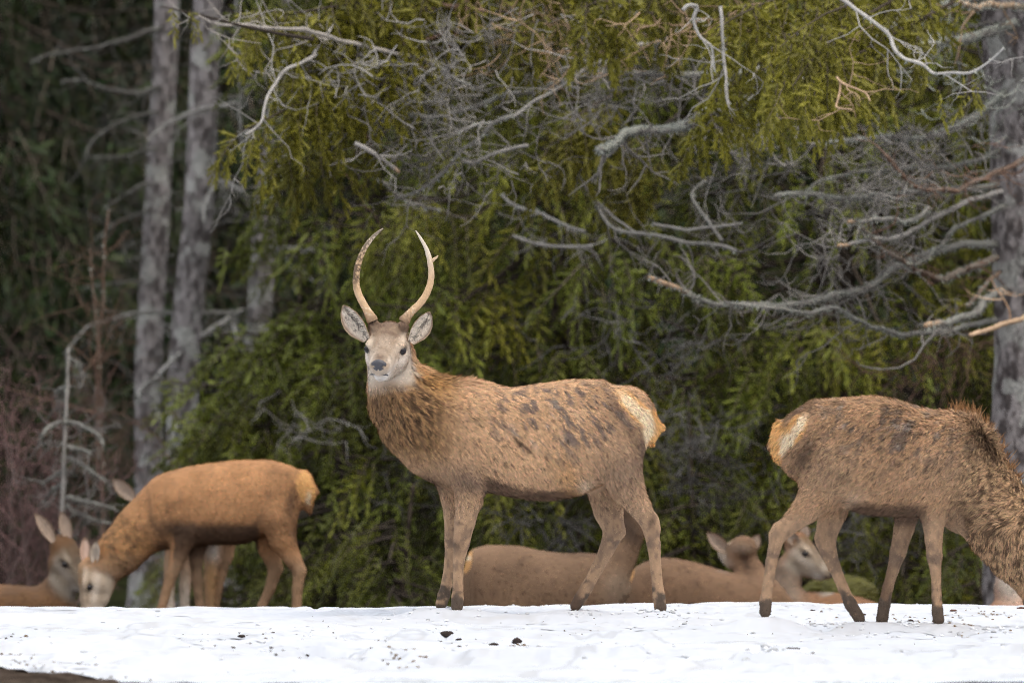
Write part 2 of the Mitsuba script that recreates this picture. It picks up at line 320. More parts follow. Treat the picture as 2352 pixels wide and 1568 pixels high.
    def head(self, Fd, O, f, up, sc, pedicle=False):
        f = unit(np.array(f, float)); up = np.array(up, float); up = unit(up - (up @ f) * f); r = np.cross(f, up)
        self.O, self.M, self.sc = np.array(O, float), np.stack([f, r, up]), sc
        he = lambda c, rad, k=12, cut=False: Fd.ell(self.H(*c), np.array(rad) * sc, self.M, k * sc, cut)
        he((-40, 0, 0), (50, 43, 41)); he((-6, 0, -2), (38, 47, 30))
        self.hc(Fd, [(0, 0, -10, 39), (45, 0, -9, 31), (88, 0, -7, 23), (102, 0, -6, 19)], 14)
        he((103, 0, -7), (14, 21, 15), 8)
        self.hc(Fd, [(-10, 0, -48, 34), (40, 0, -40, 25), (82, 0, -33, 14), (92, 0, -31, 11)], 12)
        for s in (-1, 1):
            he((-8, 22 * s, -30), (38, 27, 32)); he((12, 37 * s, 11), (15, 10, 6), 7)
            if pedicle: he((-38, 34 * s, 34), (15, 14, 18), 10)
            he((18, 44 * s, -1), (10, 9, 8), 4, cut=True)
    def H(self, a, b, c): return self.O + (self.M[0] * a + self.M[1] * b + self.M[2] * c) * self.sc
    def hc(self, Fd, pts, k=12): Fd.chain([(*(self.H(a, b, c)[[0, 2]]), rr * self.sc, self.H(a, b, c)[1]) for a, b, c, rr in pts], k * self.sc)
    def face(self, p, crown=(.14, .088, .06), grey=None):
        h = ((p - self.O) @ self.M.T) / self.sc; F_, R_, U_ = h.T; n1, n3 = fb(p, .02, 3, 1), fb(h, .12, 3, 12)
        fc = (GREY if grey is None else np.array(grey)) * (.9 + .35 * (n3[:, None] - .5))
        fc = lerp(fc, crown, sst(8, 34, U_ + 30 * (n3 - .5)) * sst(24, -6, F_) * .95)
        fc = fc * (1 - .45 * sst(.55, .72, fb(h * [1, 1, .6], .30, 2, 17)) * sst(-10, 5, U_))[:, None]
        fc = lerp(fc, [.30, .215, .155], np.exp(-(R_ / 15) ** 2) * sst(0, 30, U_) * .4 + np.exp(-(R_ / 13) ** 2 - ((F_ - 70) / 34) ** 2) * (U_ > 0) * .35)
        fc = lerp(fc, [.68, .56, .44], np.exp(-((np.abs(R_) - 36) / 9) ** 2 - ((U_ - 17) / 8) ** 2) * .9)
        fc = lerp(fc, [.78, .69, .60], np.exp(-((np.abs(R_) - 38) / 14) ** 2 - ((U_ + 20) / 13) ** 2) * .9)
        fc = lerp(fc, [.72, .62, .52], np.exp(-((np.abs(R_) - 21) / 5) ** 2 - ((F_ - 90) / 16) ** 2) * sst(-16, -4, U_) * .7)
        fc = lerp(fc, [.27, .185, .125], np.exp(-((np.abs(R_) - 19) / 9) ** 2 - ((F_ - 26) / 24) ** 2) * sst(2, 12, U_) * .6)
        fc = lerp(fc, [.15, .10, .075], np.exp(-((F_ - 96) / 14) ** 2 - (R_ / 13) ** 2 - ((U_ - 15) / 9) ** 2) * .9)
        fc = lerp(fc, WHITE, np.exp(-((F_ - 88) / 24) ** 2 - (R_ / 26) ** 2) * sst(-20, -27, U_) + .55 * np.exp(-((F_ - 95) / 12) ** 2 - ((np.abs(R_) - 15) / 8) ** 2 - ((U_ + 15) / 9) ** 2))
        fc = lerp(fc, [.20, .15, .12], np.exp(-((F_ - 97) / 8) ** 2 - (R_ / 7) ** 2 - ((U_ + 39) / 5) ** 2) * .5)
        fc = lerp(fc, [.56, .49, .41], sst(-30, -62, U_) * .7)
        fc = lerp(fc, [.34, .25, .175], sst(.50, .66, fb(h, .055, 3, 23)) * sst(-25, -5, U_) * .55)
        return lerp(fc, [.03, .025, .025], np.exp(-((np.abs(R_) - 41) / 9) ** 2 - (U_ / 4.5) ** 2) * sst(-14, 2, F_) * sst(38, 28, F_) * .97)
    def face_mask(self, p, back=-45, soft=16):
        h = ((p - self.O) @ self.M.T) / self.sc; n = fb(p, .05, 2, 71)
        return sst(-88, -60, h[:, 2]) * sst(back - soft, back + soft, h[:, 0] + 24 * (n - .5) + .25 * h[:, 2]) * (np.linalg.norm(h - [20, 0, -10], axis=1) < 135)
    def features(self):
        H, sc = self.H, self.sc
        for s in (-1, 1): self.eye(H(15, 39 * s, -1), 9.6 * sc)
        s = trimesh.creation.icosphere(3 if sc < .9 or self.key != 'stag' else 4, 1.0); v = np.array(s.vertices) * np.array([9, 17.5, 14.5]); v[:, 1] *= np.interp(v[:, 2], [-14.5, -5, 6, 14], [.36, .70, 1.0, .92])
        for sg in (-1, 1): v[:, 0] -= 7 * np.exp(-((v[:, 1] - sg * 11) / 3.2) ** 2 - ((v[:, 2] - .5) / 2.2) ** 2) * (v[:, 0] > 0)
        v[:, 0] -= 1.6 * np.exp(-(v[:, 1] / 1.6) ** 2) * (v[:, 2] < 2)
        self.put('nose', np.stack([H(a + 114, b, c + 1) for a, b, c in v * 1.1]), s.faces[:, ::-1], 'mat_nose')
        mt = [H(114.5 - .022 * x * x, x, -19 - .012 * x * x) for x in np.linspace(-20, 20, 13)]
        tv, tf = tube(np.array(mt), np.full(13, 1.7 * sc), 6); self.put('mouth', tv, tf, 'mat_nose')
    def hoof(self, u, v, w, dirx=-1, size=17, tilt=0.0, press=True):
        """A cloven hoof: two tapered claws side by side; dirx is where the toe points."""
        pts = []
        for sgn in (-1, 1):
            V = []
            for t, hh in ((0, 1.0), (.45, .75), (1.0, .22)):
                for a in np.linspace(0, 2 * np.pi, 9)[:-1]:
                    lat = .36 * (1 - .35 * t)
                    V.append([dirx * (-.72 + 1.65 * t + (.16 * np.cos(a) if t > 0 else .0)), sgn * (.39 + .05 * t) + lat * np.sin(a), -hh * (.5 - .5 * np.cos(a + .6)) * .9])
            h = trimesh.convex.convex_hull(np.array(V)).subdivide().subdivide(); pts.append(h)
        h = trimesh.util.concatenate(pts); q = np.array(h.vertices) * size
        q = q + (nz(q, .25, 3)[:, None] - .5) * 1.5
        c = MUDC * (.55 + .7 * nz(q, .4, 5))[:, None]
        q[:, 2] += 3
        q = q + [u, w, v]
        self.put('hoof', q, h.faces, 'mat_skin', True, c)
        if press: HOOF.append(tuple(self.world(np.array([u, w, v + 1.5]))))

def leg_colors(c, p, knee_v, mud_v, hoof_v, where):
    n, n2 = fb(p, .06, 3, 77), fb(p * [1, 1, .3], .22, 3, 78)
    c = lerp(c, np.array([.375, .245, .155]) * (.7 + .6 * n2[:, None]), sst(knee_v - 135, knee_v - 70, p[:, 2]) * where * .85)
    c = lerp(c, [.15, .105, .08], np.exp(-((p[:, 2] - knee_v - 5) / 22) ** 2) * sst(.42, .56, n) * where * .8)
    c = lerp(c, [.20, .135, .095], sst(.52, .66, fb(p * [1, 1, .4], .10, 3, 79)) * where * sst(knee_v - 120, knee_v - 40, p[:, 2]) * .7)
    m = sst(mud_v - 16, mud_v + 12, p[:, 2] + 120 * (n - .5))
    return lerp(c, MUDC * (.7 + .7 * n2[:, None]), m * .95)

# ---- the stag
def make_stag():
    D = Deer('stag', DF, 'young stag with two curved spike antlers, head turned to face the camera')
    Fd = Field([825, -235, 725], [1545, 105, 1416], 3.6)
    Fd.torso([(912, 965, 1005, 30), (935, 940, 1046, 48), (965, 912, 1074, 62), (1000, 889, 1106, 70), (1040, 876, 1124, 76), (1080, 873, 1130, 80), (1118, 878, 1130, 84),
              (1172, 890, 1138, 88), (1245, 881, 1146, 90), (1318, 872, 1138, 84), (1373, 872, 1116, 78), (1409, 884, 1094, 72), (1435, 902, 1070, 64), (1468, 924, 1040, 50), (1490, 945, 1012, 30)])
    Fd.chain([(1000, 1000, 92, 0), (955, 962, 86, -5), (915, 925, 66, -15), (898, 890, 49, -25), (892, 850, 43, -32)], 26, .86)
    Fd.chain([(1440, 945, 58, -26), (1418, 1050, 56, -38), (1438, 1118, 40, -44), (1468, 1163, 27, -46), (1491, 1200, 21, -46), (1501, 1250, 16.5, -46), (1506, 1310, 13.5, -46), (1512, 1365, 15, -46), (1516, 1392, 16, -46)], 20, .82, .8)
    Fd.chain([(1494, 1192, 18, -46), (1503, 1214, 14, -46)], 8)
    Fd.chain([(1430, 990, 54, 34), (1388, 1105, 46, 42), (1398, 1175, 34, 44), (1411, 1220, 25, 44), (1393, 1265, 18, 44), (1372, 1306, 15, 44), (1348, 1350, 15, 44), (1333, 1375, 15, 44), (1322, 1392, 14, 44)], 16, .82, .8)
    Fd.chain([(1414, 1212, 22, 44), (1424, 1222, 13, 44)], 8)
    Fd.chain([(1060, 1010, 62, -34), (1082, 1090, 43, -44), (1077, 1148, 30, -46), (1068, 1195, 25, -46), (1060, 1245, 20, -46), (1054, 1290, 13.5, -46), (1052, 1345, 13, -46), (1051, 1372, 15, -46), (1050, 1390, 15.5, -46)], 18, .85, .8)
    Fd.chain([(1030, 1070, 46, 36), (1040, 1130, 31, 42), (1042, 1180, 24, 42), (1039, 1242, 19, 42), (1033, 1290, 13.5, 42), (1026, 1340, 13.5, 42), (1019, 1368, 15, 42), (1013, 1388, 15, 42)], 16, .85, .8)
    Fd.chain([(914, 846, 36, -16), (954, 887, 46, -8), (1000, 930, 58, 0)], 18, .8)
    Fd.ell((1185, -66, 1060), (110, 26, 70), k=24)
    Fd.ell((1065, -62, 1020), (60, 26, 90), k=26)
    Fd.ell((1486, 0, 965), (20, 24, 44), k=16); Fd.ell((1492, 0, 1000), (12, 12, 22), k=10)
    D.head(Fd, (888, -86, 797), (-15, -104, 44), (.05, 0, -1), 1.0, pedicle=True); H = D.H
    D.hc(Fd, [(-40, 0, -20, 42), (-75, 4, -55, 48)], 20)
    def col(p):
        n1, n2 = fb(p, .02, 3, 1), fb(p, .09, 3, 2)
        c = TAN * (.86 + .32 * n1[:, None])
        u, v, w = p[:, 0], p[:, 2], p[:, 1]
        c = lerp(c, UMBER * 1.5, blob(p, 1474, 1045, 20, 62, 14) * .95 + blob(p, 1430, 965, 16, 80, -34) * .7 + blob(p, 1395, 935, 40, 30) * .3)        # dark frame of the rump
        c = lerp(c, [.25, .17, .12], blob(p, 1430, 1085, 62, 105) * .85)
        c = lerp(c, [.22, .145, .10], blob(p, 1050, 1085, 70, 40) * .75 + blob(p, 1085, 1112, 45, 26) * .6)
        c = leg_colors(c, p, 1240, 1362, 1400, np.maximum(sst(1118, 1106, u), sst(1300, 1330, u)))
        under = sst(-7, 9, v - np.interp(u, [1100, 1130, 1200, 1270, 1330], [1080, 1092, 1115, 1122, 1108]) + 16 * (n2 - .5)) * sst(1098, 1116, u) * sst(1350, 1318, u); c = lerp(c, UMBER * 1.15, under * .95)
        c = lerp(c, ORANGE * .8, blob(p, 1305, 1095, 26, 50, -25) * .5)
        c = lerp(c, [.55, .42, .30], blob(p, 1340, 1112, 20, 16) * .8)
        # dark tufts over back and flank: worn patches of the winter coat, drawn out along the hair
        q = np.stack([(u * .80 - v * .60) * 1.0, w * .7, (u * .60 + v * .80) * .28], -1)
        tf = fb(q * [1.35, 1, .9] + 3 * (nz(p, .05, 8)[:, None] - .5), .10, 3, 9); zone = blob(p, 1280, 950, 175, 92, 4)
        c = lerp(c, [.16, .122, .105], sst(.55, .615, tf + .08 * (zone - .6)) * np.clip(zone * 1.5, 0, 1) * .92)
        c = lerp(c, [.50, .47, .43], sst(.60, .72, fb(q, .06, 2, 19)) * blob(p, 1240, 970, 60, 40) * .7)
        c = lerp(c, UMBER * 1.2, sst(.66, .76, fb(q * [1, 1, 1.5], .15, 3, 33)) * .75 * sst(1120, 1080, v))
        c = lerp(c, UMBER, sst(.66, .74, fb(q * [1, 1, 1.6], .2, 2, 29)) * .6 * sst(1260, 1180, v))
        crease_shade = blob(p, 1190, 1012, 34, 4.5, 42) * (w < 0); c = lerp(c, UMBER * .6, crease_shade)  # dark line of colour paints the shade of a flank fold
        # neck: russet with black streaks
        nk = sst(1075, 985, u) * sst(1085, 1010, v) * sst(865, 905, v + .35 * (u - 890)); c = lerp(c, [.25, .145, .07], nk * .9)
        c = lerp(c, ORANGE * .85, blob(p, 985, 872, 60, 18, 30) * .8)
        qs = np.stack([(u * .85 - v * .5), w, (u * .5 + v * .85) * .35], -1)
        c = lerp(c, UMBER * .6, sst(.44, .58, fb(qs * [1.5, 1, 1], .17, 3, 39)) * nk * (.5 + .4 * blob(p, 950, 950, 60, 80)))
        c = lerp(c, UMBER, blob(p, 870, 930, 14, 45, -15) * nk * .5)
        chest = blob(p, 985, 1106, 46, 20, 32); c = lerp(c, UMBER, chest * .95)
        # rump patch and tail
        rp = np.maximum(blob(p, 1455, 935, 62, 22, 44), blob(p, 1496, 980, 26, 52)); rp = sst(.34, .52, rp + .2 * (n2 - .5))
        c = lerp(c, lerp(np.broadcast_to(ORANGE, c.shape).copy(), CREAM, sst(.15, .75, blob(p, 1452, 934, 56, 15, 46) + blob(p, 1481, 985, 14, 44, 8)) * .92), rp)
        
        c = lerp(c, UMBER, blob(p, 1048, 1252, 14, 16) * (w < 0) * .6 + blob(p, 1496, 1190, 10, 24) * .6 + blob(p, 1384, 1150, 30, 40) * (w > 0) * .35)
        fm = sst(898, 868, v + 28 * (n1 - .5)) * (w < -38) * sst(962, 940, u)
        c = lerp(c, D.face(p), fm)
        return np.clip(c, .012, .85)
    def length(p):
        u, v = p[:, 0], p[:, 2]
        L = 13 + 5 * blob(p, 980, 950, 90, 90) + 15 * blob(p, 1030, 866, 70, 14) + 7 * blob(p, 965, 850, 30, 24) + 7 * blob(p, 1210, 1150, 90, 14) + 3 * blob(p, 1496, 985, 20, 40)
        L = np.where(v > 1130, np.maximum(4.0, L * (1 - .72 * sst(1130, 1200, v) * ((u < 1115) | (u > 1300)))), L)
        hd = (v < 885) * (p[:, 1] < -45); return np.where(hd, np.where(p[:, 1] < -130, 2.5, 4.5), L)
    def flow(p):
        u, v = p[:, 0], p[:, 2]
        fl = np.stack([.75 + 0 * u, 0 * u, .62 + .4 * sst(960, 1100, v)], -1)
        lg = sst(1130, 1180, v)[:, None]; fl = fl * (1 - lg) + np.array([.22, 0, 1.0]) * lg
        hd = ((v < 880) * (p[:, 1] < -50))[:, None]
        away = p - H(110, 0, 0); fl = np.where(hd, unit(away) + np.array([0, 0, .1]), fl)
        nk = blob(p, 890, 920, 40, 60)[:, None]; fl = fl * (1 - nk) + np.array([.25, .1, 1.0]) * nk
        return fl
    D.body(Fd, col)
    keep = lambda p: np.where(p[:, 1] < 45, 1.0, .45) * np.where((p[:, 1] < -60) & (p[:, 2] < 885), 1.8, 1)
    D.coat(135000, col, length, flow, 1.15, lambda p: .20 + .34 * blob(p, 1030, 866, 75, 16) + .2 * blob(p, 965, 848, 40, 26), 5, keep=keep)
    # long loose hairs on the withers
    for s, (eb, et, wd, fc) in enumerate((((846, -62, 779), (789, -52, 701), 50, (-.30, -1, .25)), ((942, -62, 785), (988, -58, 716), 46, (.35, -1, .2)))):
        D.ear(eb, et, fc, wd, seed=3 + s, label='ear with ragged whitish tip' if s else None)
    D.features()
    for pts, rad, lab, sd in (([(857, 738, -70), (838, 702, -66), (822, 668, -58), (819, 635, -52), (824, 606, -48), (835, 577, -46), (854, 549, -46), (881, 525, -48)], 9.5, 'left antler, mottled with dark bark stains', 1),
                              ([(928, 740, -70), (948, 714, -66), (969, 692, -60), (985, 664, -54), (991, 632, -50), (988, 602, -48), (980, 573, -48), (955, 530, -50)], 9.5, 'right antler with a short side tine near its tip', 2)):
        P = CubicSpline(np.linspace(0, 1, len(pts)), np.array([(a, c, b) for a, b, c in pts], float))(np.linspace(0, 1, 90)); t = np.linspace(0, 1, 90)
        R = rad * np.interp(t, [0, .02, .06, .12, .5, .8, .95, 1], [1.25, 1.45, 1.1, .92, .78, .60, .34, .10])
        v, fc = tube(P, R, 16, False)
        v = v + unit(v - np.repeat(P, 16, 0)) * ((fb(v * [1, 1, .35], .35, 3, sd)[:, None] - .5) * 2.6 * np.repeat(1 - .7 * t, 16)[:, None])
        tt = np.repeat(t, 16)
        c = np.array([.52, .36, .22]) * (.8 + .45 * fb(v * [1, 1, .3], .3, 3, sd)[:, None])
        c = lerp(c, [.66, .58, .48], sst(.6, .95, tt) * .8 + (sd == 2) * .35 * sst(.45, .7, tt))
        out = np.repeat(P[:, 0], 16) > v[:, 0] if sd == 1 else v[:, 0] * 0 > 1
        st = sst(.45, .54, fb(v, .22, 3, sd + 6) + .14 * out) * np.where(sd == 1, sst(.25, .4, tt) * (1 - .3 * tt), .5 * sst(.3, .05, tt))
        c = lerp(c, [.75, .64, .50], sst(.62, .72, fb(v, .5, 2, sd + 9)) * sst(.3, .05, tt) * .8); c = lerp(c, [.06, .045, .037], st * .97); c = lerp(c, [.20, .13, .085], sst(.10, .02, tt) * .7)
        kk = name(D.key + '__antler'); w = D.world(v)
        put(kk, plyn(w, fc[:, ::-1], 'mat_skin', None, c, True), lab)
        if sd == 2:
            tv, tf = tube(np.array([(989, -48, 603), (998, -50, 595), (1003, -51, 592), (1007, -51, 587)], float), np.array([4.5, 3.6, 2.6, .8]), 8)
            put(name(kk + '__tine'), plyn(D.world(tv), tf[:, ::-1], 'mat_skin', None, np.tile([.60, .45, .30], (len(tv), 1)), True))
    D.hoof(1046, 1404, -46); D.hoof(1008, 1403, 42); D.hoof(1517, 1407, -46, size=16); D.hoof(1315, 1408, 44, size=16)

# ---------------------------------------------------------------- tubes and twigs
def tube(P, R, sides=7, cap=True):
    P = np.asarray(P, float); n = len(P); tg = unit(np.gradient(P, axis=0))
    a = np.array([0.3, 0.2, 0.93]); N = np.zeros_like(P); x = unit(np.cross(tg[0], a))
    for i in range(n):
        x = unit(x - (x @ tg[i]) * tg[i]); N[i] = x
    B = np.cross(tg, N); th = np.arange(sides) * 2 * np.pi / sides
    v = (P[:, None] + np.asarray(R)[:, None, None] * (np.cos(th)[None, :, None] * N[:, None] + np.sin(th)[None, :, None] * B[:, None])).reshape(-1, 3)
    i = np.arange(n - 1)[:, None] * sides; j = np.arange(sides)[None]; k = (j + 1) % sides
    f = np.vstack([np.stack([i + j, i + k, i + k + sides], -1).reshape(-1, 3), np.stack([i + j, i + k + sides, i + j + sides], -1).reshape(-1, 3)])
    if cap:
        f = np.vstack([f, [[0, q + 1, q] for q in range(1, sides - 1)], [[(n - 1) * sides, (n - 1) * sides + q, (n - 1) * sides + q + 1] for q in range(1, sides - 1)]])
    return v, f
class Bag:
    """Gathers pieces of ONE part into one mesh."""
    def __init__(self): self.v, self.f, self.c, self.n = [], [], [], 0
    def add(self, v, f, c):
        self.v.append(v); self.f.append(np.asarray(f) + self.n); self.c.append(np.broadcast_to(c, (len(v), 3))); self.n += len(v)
    def put(self, key, bsdf, label=None, kind=None, smooth=True):
        if self.n: put(key, plyn(np.vstack(self.v), np.vstack(self.f), bsdf, None, np.vstack(self.c), smooth), label, kind=kind)
def curve(pts, n):
    pts = np.asarray(pts, float); t = np.r_[0, np.cumsum(np.linalg.norm(np.diff(pts, axis=0), axis=1))]
    return PchipInterpolator(t / t[-1], pts)(np.linspace(0, 1, n))

# ---- the rest of the herd: tables of (u, back line, belly line, half width), leg chains of (u, v, r, w)
def flow_side(sx, leg_v, D, neck=None):
    def flow(p):
        u, v = p[:, 0], p[:, 2]; fl = np.stack([.75 * sx + 0 * u, 0 * u, .6 + 0 * u], -1)
        if neck is not None:
            nk = blob(p, *neck[:4])[:, None]; fl = fl * (1 - nk) + np.array([neck[4], 0, neck[5]]) * nk
        lg = sst(leg_v, leg_v + 40, v)[:, None]; fl = fl * (1 - lg) + np.array([.2 * sx, 0, 1.0]) * lg
        if hasattr(D, 'O'):
            hd = D.face_mask(p)[:, None]; fl = fl * (1 - hd) + unit(p - D.H(110, 0, 0)) * hd
        return fl
    return flow
def make_grazing_right():
    D = Deer('grazing_deer', 37.9, 'shaggy brown deer grazing beside the stag, cream rump towards the stag, head lowered')
    Fd = Field([1722, -110, 880], [2530, 115, 1450], 4.0)
    Fd.torso([(1788, 990, 1045, 20), (1811, 955, 1085, 36), (1842, 936, 1110, 50), (1873, 918, 1130, 60), (1912, 916, 1150, 70), (1951, 914, 1164, 78), (2002, 911, 1180, 84), (2053, 919, 1184, 88), (2108, 938, 1187, 86), (2147, 945, 1190, 80), (2186, 947, 1194, 74), (2225, 957, 1200, 66), (2252, 982, 1195, 50)])
    Fd.chain([(2190, 1060, 96, 0), (2245, 1130, 88, 0), (2297, 1195, 84, -2), (2342, 1258, 74, -5), (2385, 1320, 56, -8), (2405, 1345, 46, -10)], 26, .78)
    Fd.ell((1792, 0, 1012), (17, 18, 50), k=14)
    Fd.chain([(1870, 990, 58, -28), (1888, 1070, 57, -40), (1880, 1128, 44, -44), (1850, 1170, 31, -46), (1805, 1210, 22, -46), (1783, 1234, 18, -46), (1770, 1290, 14.5, -46), (1763, 1340, 13.5, -46), (1757, 1380, 15, -46), (1756, 1402, 15, -46)], 20, .82, .8)
    Fd.chain([(1786, 1212, 15, -46), (1775, 1226, 11, -46)], 8)
    Fd.chain([(1900, 1050, 50, 36), (1925, 1130, 39, 42), (1910, 1190, 30, 44), (1897, 1238, 25, 44), (1903, 1265, 21, 44), (1918, 1302, 15.5, 44), (1938, 1350, 13.5, 44), (1955, 1387, 15.5, 44), (1976, 1421, 15, 44)], 16, .82, .8)
    Fd.chain([(2110, 1100, 46, 38), (2090, 1165, 30, 44), (2078, 1215, 24, 44), (2065, 1268, 20, 44), (2053, 1310, 14.5, 44), (2041, 1350, 13.5, 44), (2034, 1385, 15, 44), (2028, 1422, 15.5, 44)], 16, .85, .8)
    Fd.chain([(2155, 1060, 62, -34), (2146, 1140, 39, -44), (2142, 1190, 28, -46), (2142, 1236, 21, -46), (2144, 1276, 19, -46), (2147, 1315, 13, -46), (2149, 1365, 12.5, -46), (2151, 1400, 14, -46), (2153, 1421, 15, -46)], 18, .85, .8)
    Fd.ell((2000, -64, 1080), (120, 28, 66), k=24); Fd.ell((2196, 0, 1195), (26, 24, 24), k=16)
    D.head(Fd, (2430, -8, 1352), (.6, -.12, .80), (.8, 0, -.6), 1.0)
    def col(p):
        n1 = fb(p, .02, 3, 31); u, v, w = p[:, 0], p[:, 2], p[:, 1]
        c = TAN * np.array([.84, .82, .82]) * (.80 + .38 * n1[:, None])
        c = lerp(c, [.30, .205, .135], blob(p, 1900, 1080, 60, 70) * .6 + blob(p, 2190, 1080, 60, 60) * .35)
        c = lerp(c, UMBER * .9, blob(p, 1850, 1040, 22, 52, 32) * .9 + blob(p, 1850, 935, 46, 12, -28) * .7)
        q = np.stack([(-u * .80 - v * .60), w * .7, (-u * .60 + v * .80) * .30], -1)
        zone = np.clip(blob(p, 2050, 985, 170, 80, 8) * 1.4, 0, 1)
        c = lerp(c, [.14, .105, .085], sst(.52, .62, fb(q * [1.2, 1, 1] + 3 * (nz(p, .05, 8)[:, None] - .5), .085, 3, 51)) * zone * .85)
        c = lerp(c, [.12, .085, .06], sst(.56, .68, fb(q, .16, 3, 52)) * .7 * sst(1170, 1060, v))
        c = lerp(c, [.30, .26, .23], sst(.62, .74, fb(p, .045, 2, 53)) * zone * .5)
        nk = np.clip(sst(2190, 2270, u + .25 * (v - 1000)), 0, 1) * (v > 930) * (v < 1345)
        qn = np.stack([u * .55 - v * .80, w, (u * .85 + v * .52) * .3], -1)
        c = lerp(c, [.45, .30, .175], nk * .5); c = lerp(c, UMBER * .75, sst(.46, .58, fb(qn, .20, 3, 54)) * nk * .85)
        c = lerp(c, UMBER * .7, blob(p, 2205, 1185, 40, 28) * .85 + blob(p, 2270, 1020, 16, 60, -30) * .6)
        c = lerp(c, UMBER * 1.15, sst(1145, 1178, v) * (u > 1960) * (u < 2130) * .8)
        c = lerp(c, [.46, .33, .23], blob(p, 1965, 1150, 26, 24) * .7)
        c = leg_colors(c, p, 1276, 1376, 1430, np.maximum(sst(1990, 1960, u), sst(2030, 2060, u)) * sst(2225, 2200, u))
        c = lerp(c, UMBER * 1.2, sst(1142, 1168, v + 14 * (n1 - .5)) * sst(1945, 1975, u) * sst(2140, 2110, u) * sst(1215, 1195, v) * .85)
        rp = sst(.38, .6, np.maximum(blob(p, 1828, 985, 54, 26, -52), blob(p, 1790, 1010, 22, 60)))
        c = lerp(c, lerp(np.broadcast_to(ORANGE * .95, c.shape).copy(), CREAM, sst(.3, .8, blob(p, 1842, 970, 64, 17, -55) * .85 + blob(p, 1812, 1030, 15, 46, -14) * .9)), rp)
        
        c = lerp(c, D.face(p), D.face_mask(p, -30))
        return np.clip(c, .012, .85)
    def length(p):
        u, v = p[:, 0], p[:, 2]
        L = 13 + 8 * blob(p, 2060, 970, 120, 50) + 16 * blob(p, 2262, 985, 50, 60) + 9 * blob(p, 2300, 1180, 70, 110) + 11 * blob(p, 1985, 1175, 90, 16) + 3 * blob(p, 1795, 1010, 24, 60)
        return np.where(v > 1150, np.maximum(4.6, L * (1 - .68 * sst(1150, 1215, v) * (u < 2225))), L)
    D.body(Fd, col)
    keep = lambda p: np.where(p[:, 1] < 45, 1.0, .45) * np.where(p[:, 0] > 2400, .3, 1)
    D.coat(125000, col, length, flow_side(-1, 1190, D, (2300, 1180, 70, 130, -.95, .3)), 1.2, lambda p: .27 + .25 * blob(p, 2060, 975, 130, 40) + .45 * blob(p, 2275, 985, 60, 60), 15, .5, keep=keep)
    # stiff tufts standing on the nape
    r = np.random.default_rng(4); bag = Bag()
    for u0, v0 in ((2190, 940), (2208, 940), (2226, 944), (2240, 954), (2254, 968), (2266, 986), (2278, 1008), (2290, 1026), (2304, 1048), (2318, 1070), (2334, 1096)):
        for _ in range(26):
            b = np.array([u0 + r.normal(0, 7), r.normal(0, 14), v0 + 6 + r.normal(0, 3)]); dr = unit([.30 + r.normal(0, .22), r.normal(0, .2), -1 + .5 * (u0 - 2200) / 100]); L = r.uniform(14, 36)
            w = unit(np.cross(dr, [0, 1, 0])) * .9; m = b + dr * L * .55; t = b + dr * L + np.array([-4, 0, -2]) * r.random()
            bag.add(D.world(np.stack([b - w, b + w, m - w * .7, m + w * .7, t])), np.array([[0, 3, 1], [0, 2, 3], [2, 4, 3]]), np.array([.25, .135, .065]) * r.uniform(.4, 1.4))
    bag.put(name(D.key + '__mane'), 'mat_hair', None, 'stuff', False)
    D.ear(D.H(-42, -34, 8), D.H(-70, -80, 30), (-.6, -1, 0), 44); D.ear(D.H(-42, 34, 8), D.H(-70, 80, 30), (-.6, 1, 0), 44, seed=8); D.features()
    D.hoof(1752, 1419, -46, -1, 16); D.hoof(1990, 1436, 44, 1, 16); D.hoof(2026, 1437, 44, 1, 16); D.hoof(2154, 1435, -46, 1, 15)
def herd_col(D, tint, rump=None, dark=(), pale=(), belly=None, leg=None, neck=None, seed=0, back=-40, face=1.0):
    tint = np.array(tint)
    def col(p):
        u, v = p[:, 0], p[:, 2]; c = TAN * tint * (.84 + .34 * fb(p, .022, 3, seed)[:, None])
        c = lerp(c, UMBER * 1.5, sst(.64, .74, fb(p * [1, 1, .6], .06, 2, seed + 3)) * .35)
        c = c * (.72 + .56 * fb(p * [1, 1, .7], .012, 3, seed + 13))[:, None]
        if belly is not None: c = lerp(c, UMBER, sst(belly[0], belly[0] + 22, v + 10 * (fb(p, .05, 2, seed) - .5)) * (u > belly[1]) * (u < belly[2]) * .93)
        for b in dark: c = lerp(c, UMBER, blob(p, *b[:5]) * b[5])
        if neck is not None:
            nk = np.clip(blob(p, *neck) * 1.5, 0, 1); c = lerp(c, [.40, .225, .105], nk * .6)
            c = lerp(c, UMBER, sst(.5, .64, fb(p * [1, 1, .8], .09, 3, seed + 5)) * nk * .7)
        if leg is not None: c = lerp(c, np.array([.33, .215, .135]) * (.6 + .8 * fb(p, .07, 2, seed + 9)[:, None]), sst(leg, leg + 50, v) * .8)
        for b in pale: c = lerp(c, b[6], np.clip(blob(p, *b[:5]) * 1.3, 0, 1) * b[5])
        if rump is not None:
            m = sst(.36, .6, blob(p, *rump[:5])); c = lerp(c, lerp(np.broadcast_to(ORANGE * 1.05, c.shape).copy(), CREAM, sst(.25, .8, blob(p, *rump[5]))), m)
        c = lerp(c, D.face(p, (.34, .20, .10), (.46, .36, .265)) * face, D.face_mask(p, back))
        return np.clip(c, .012, .85)
    return col
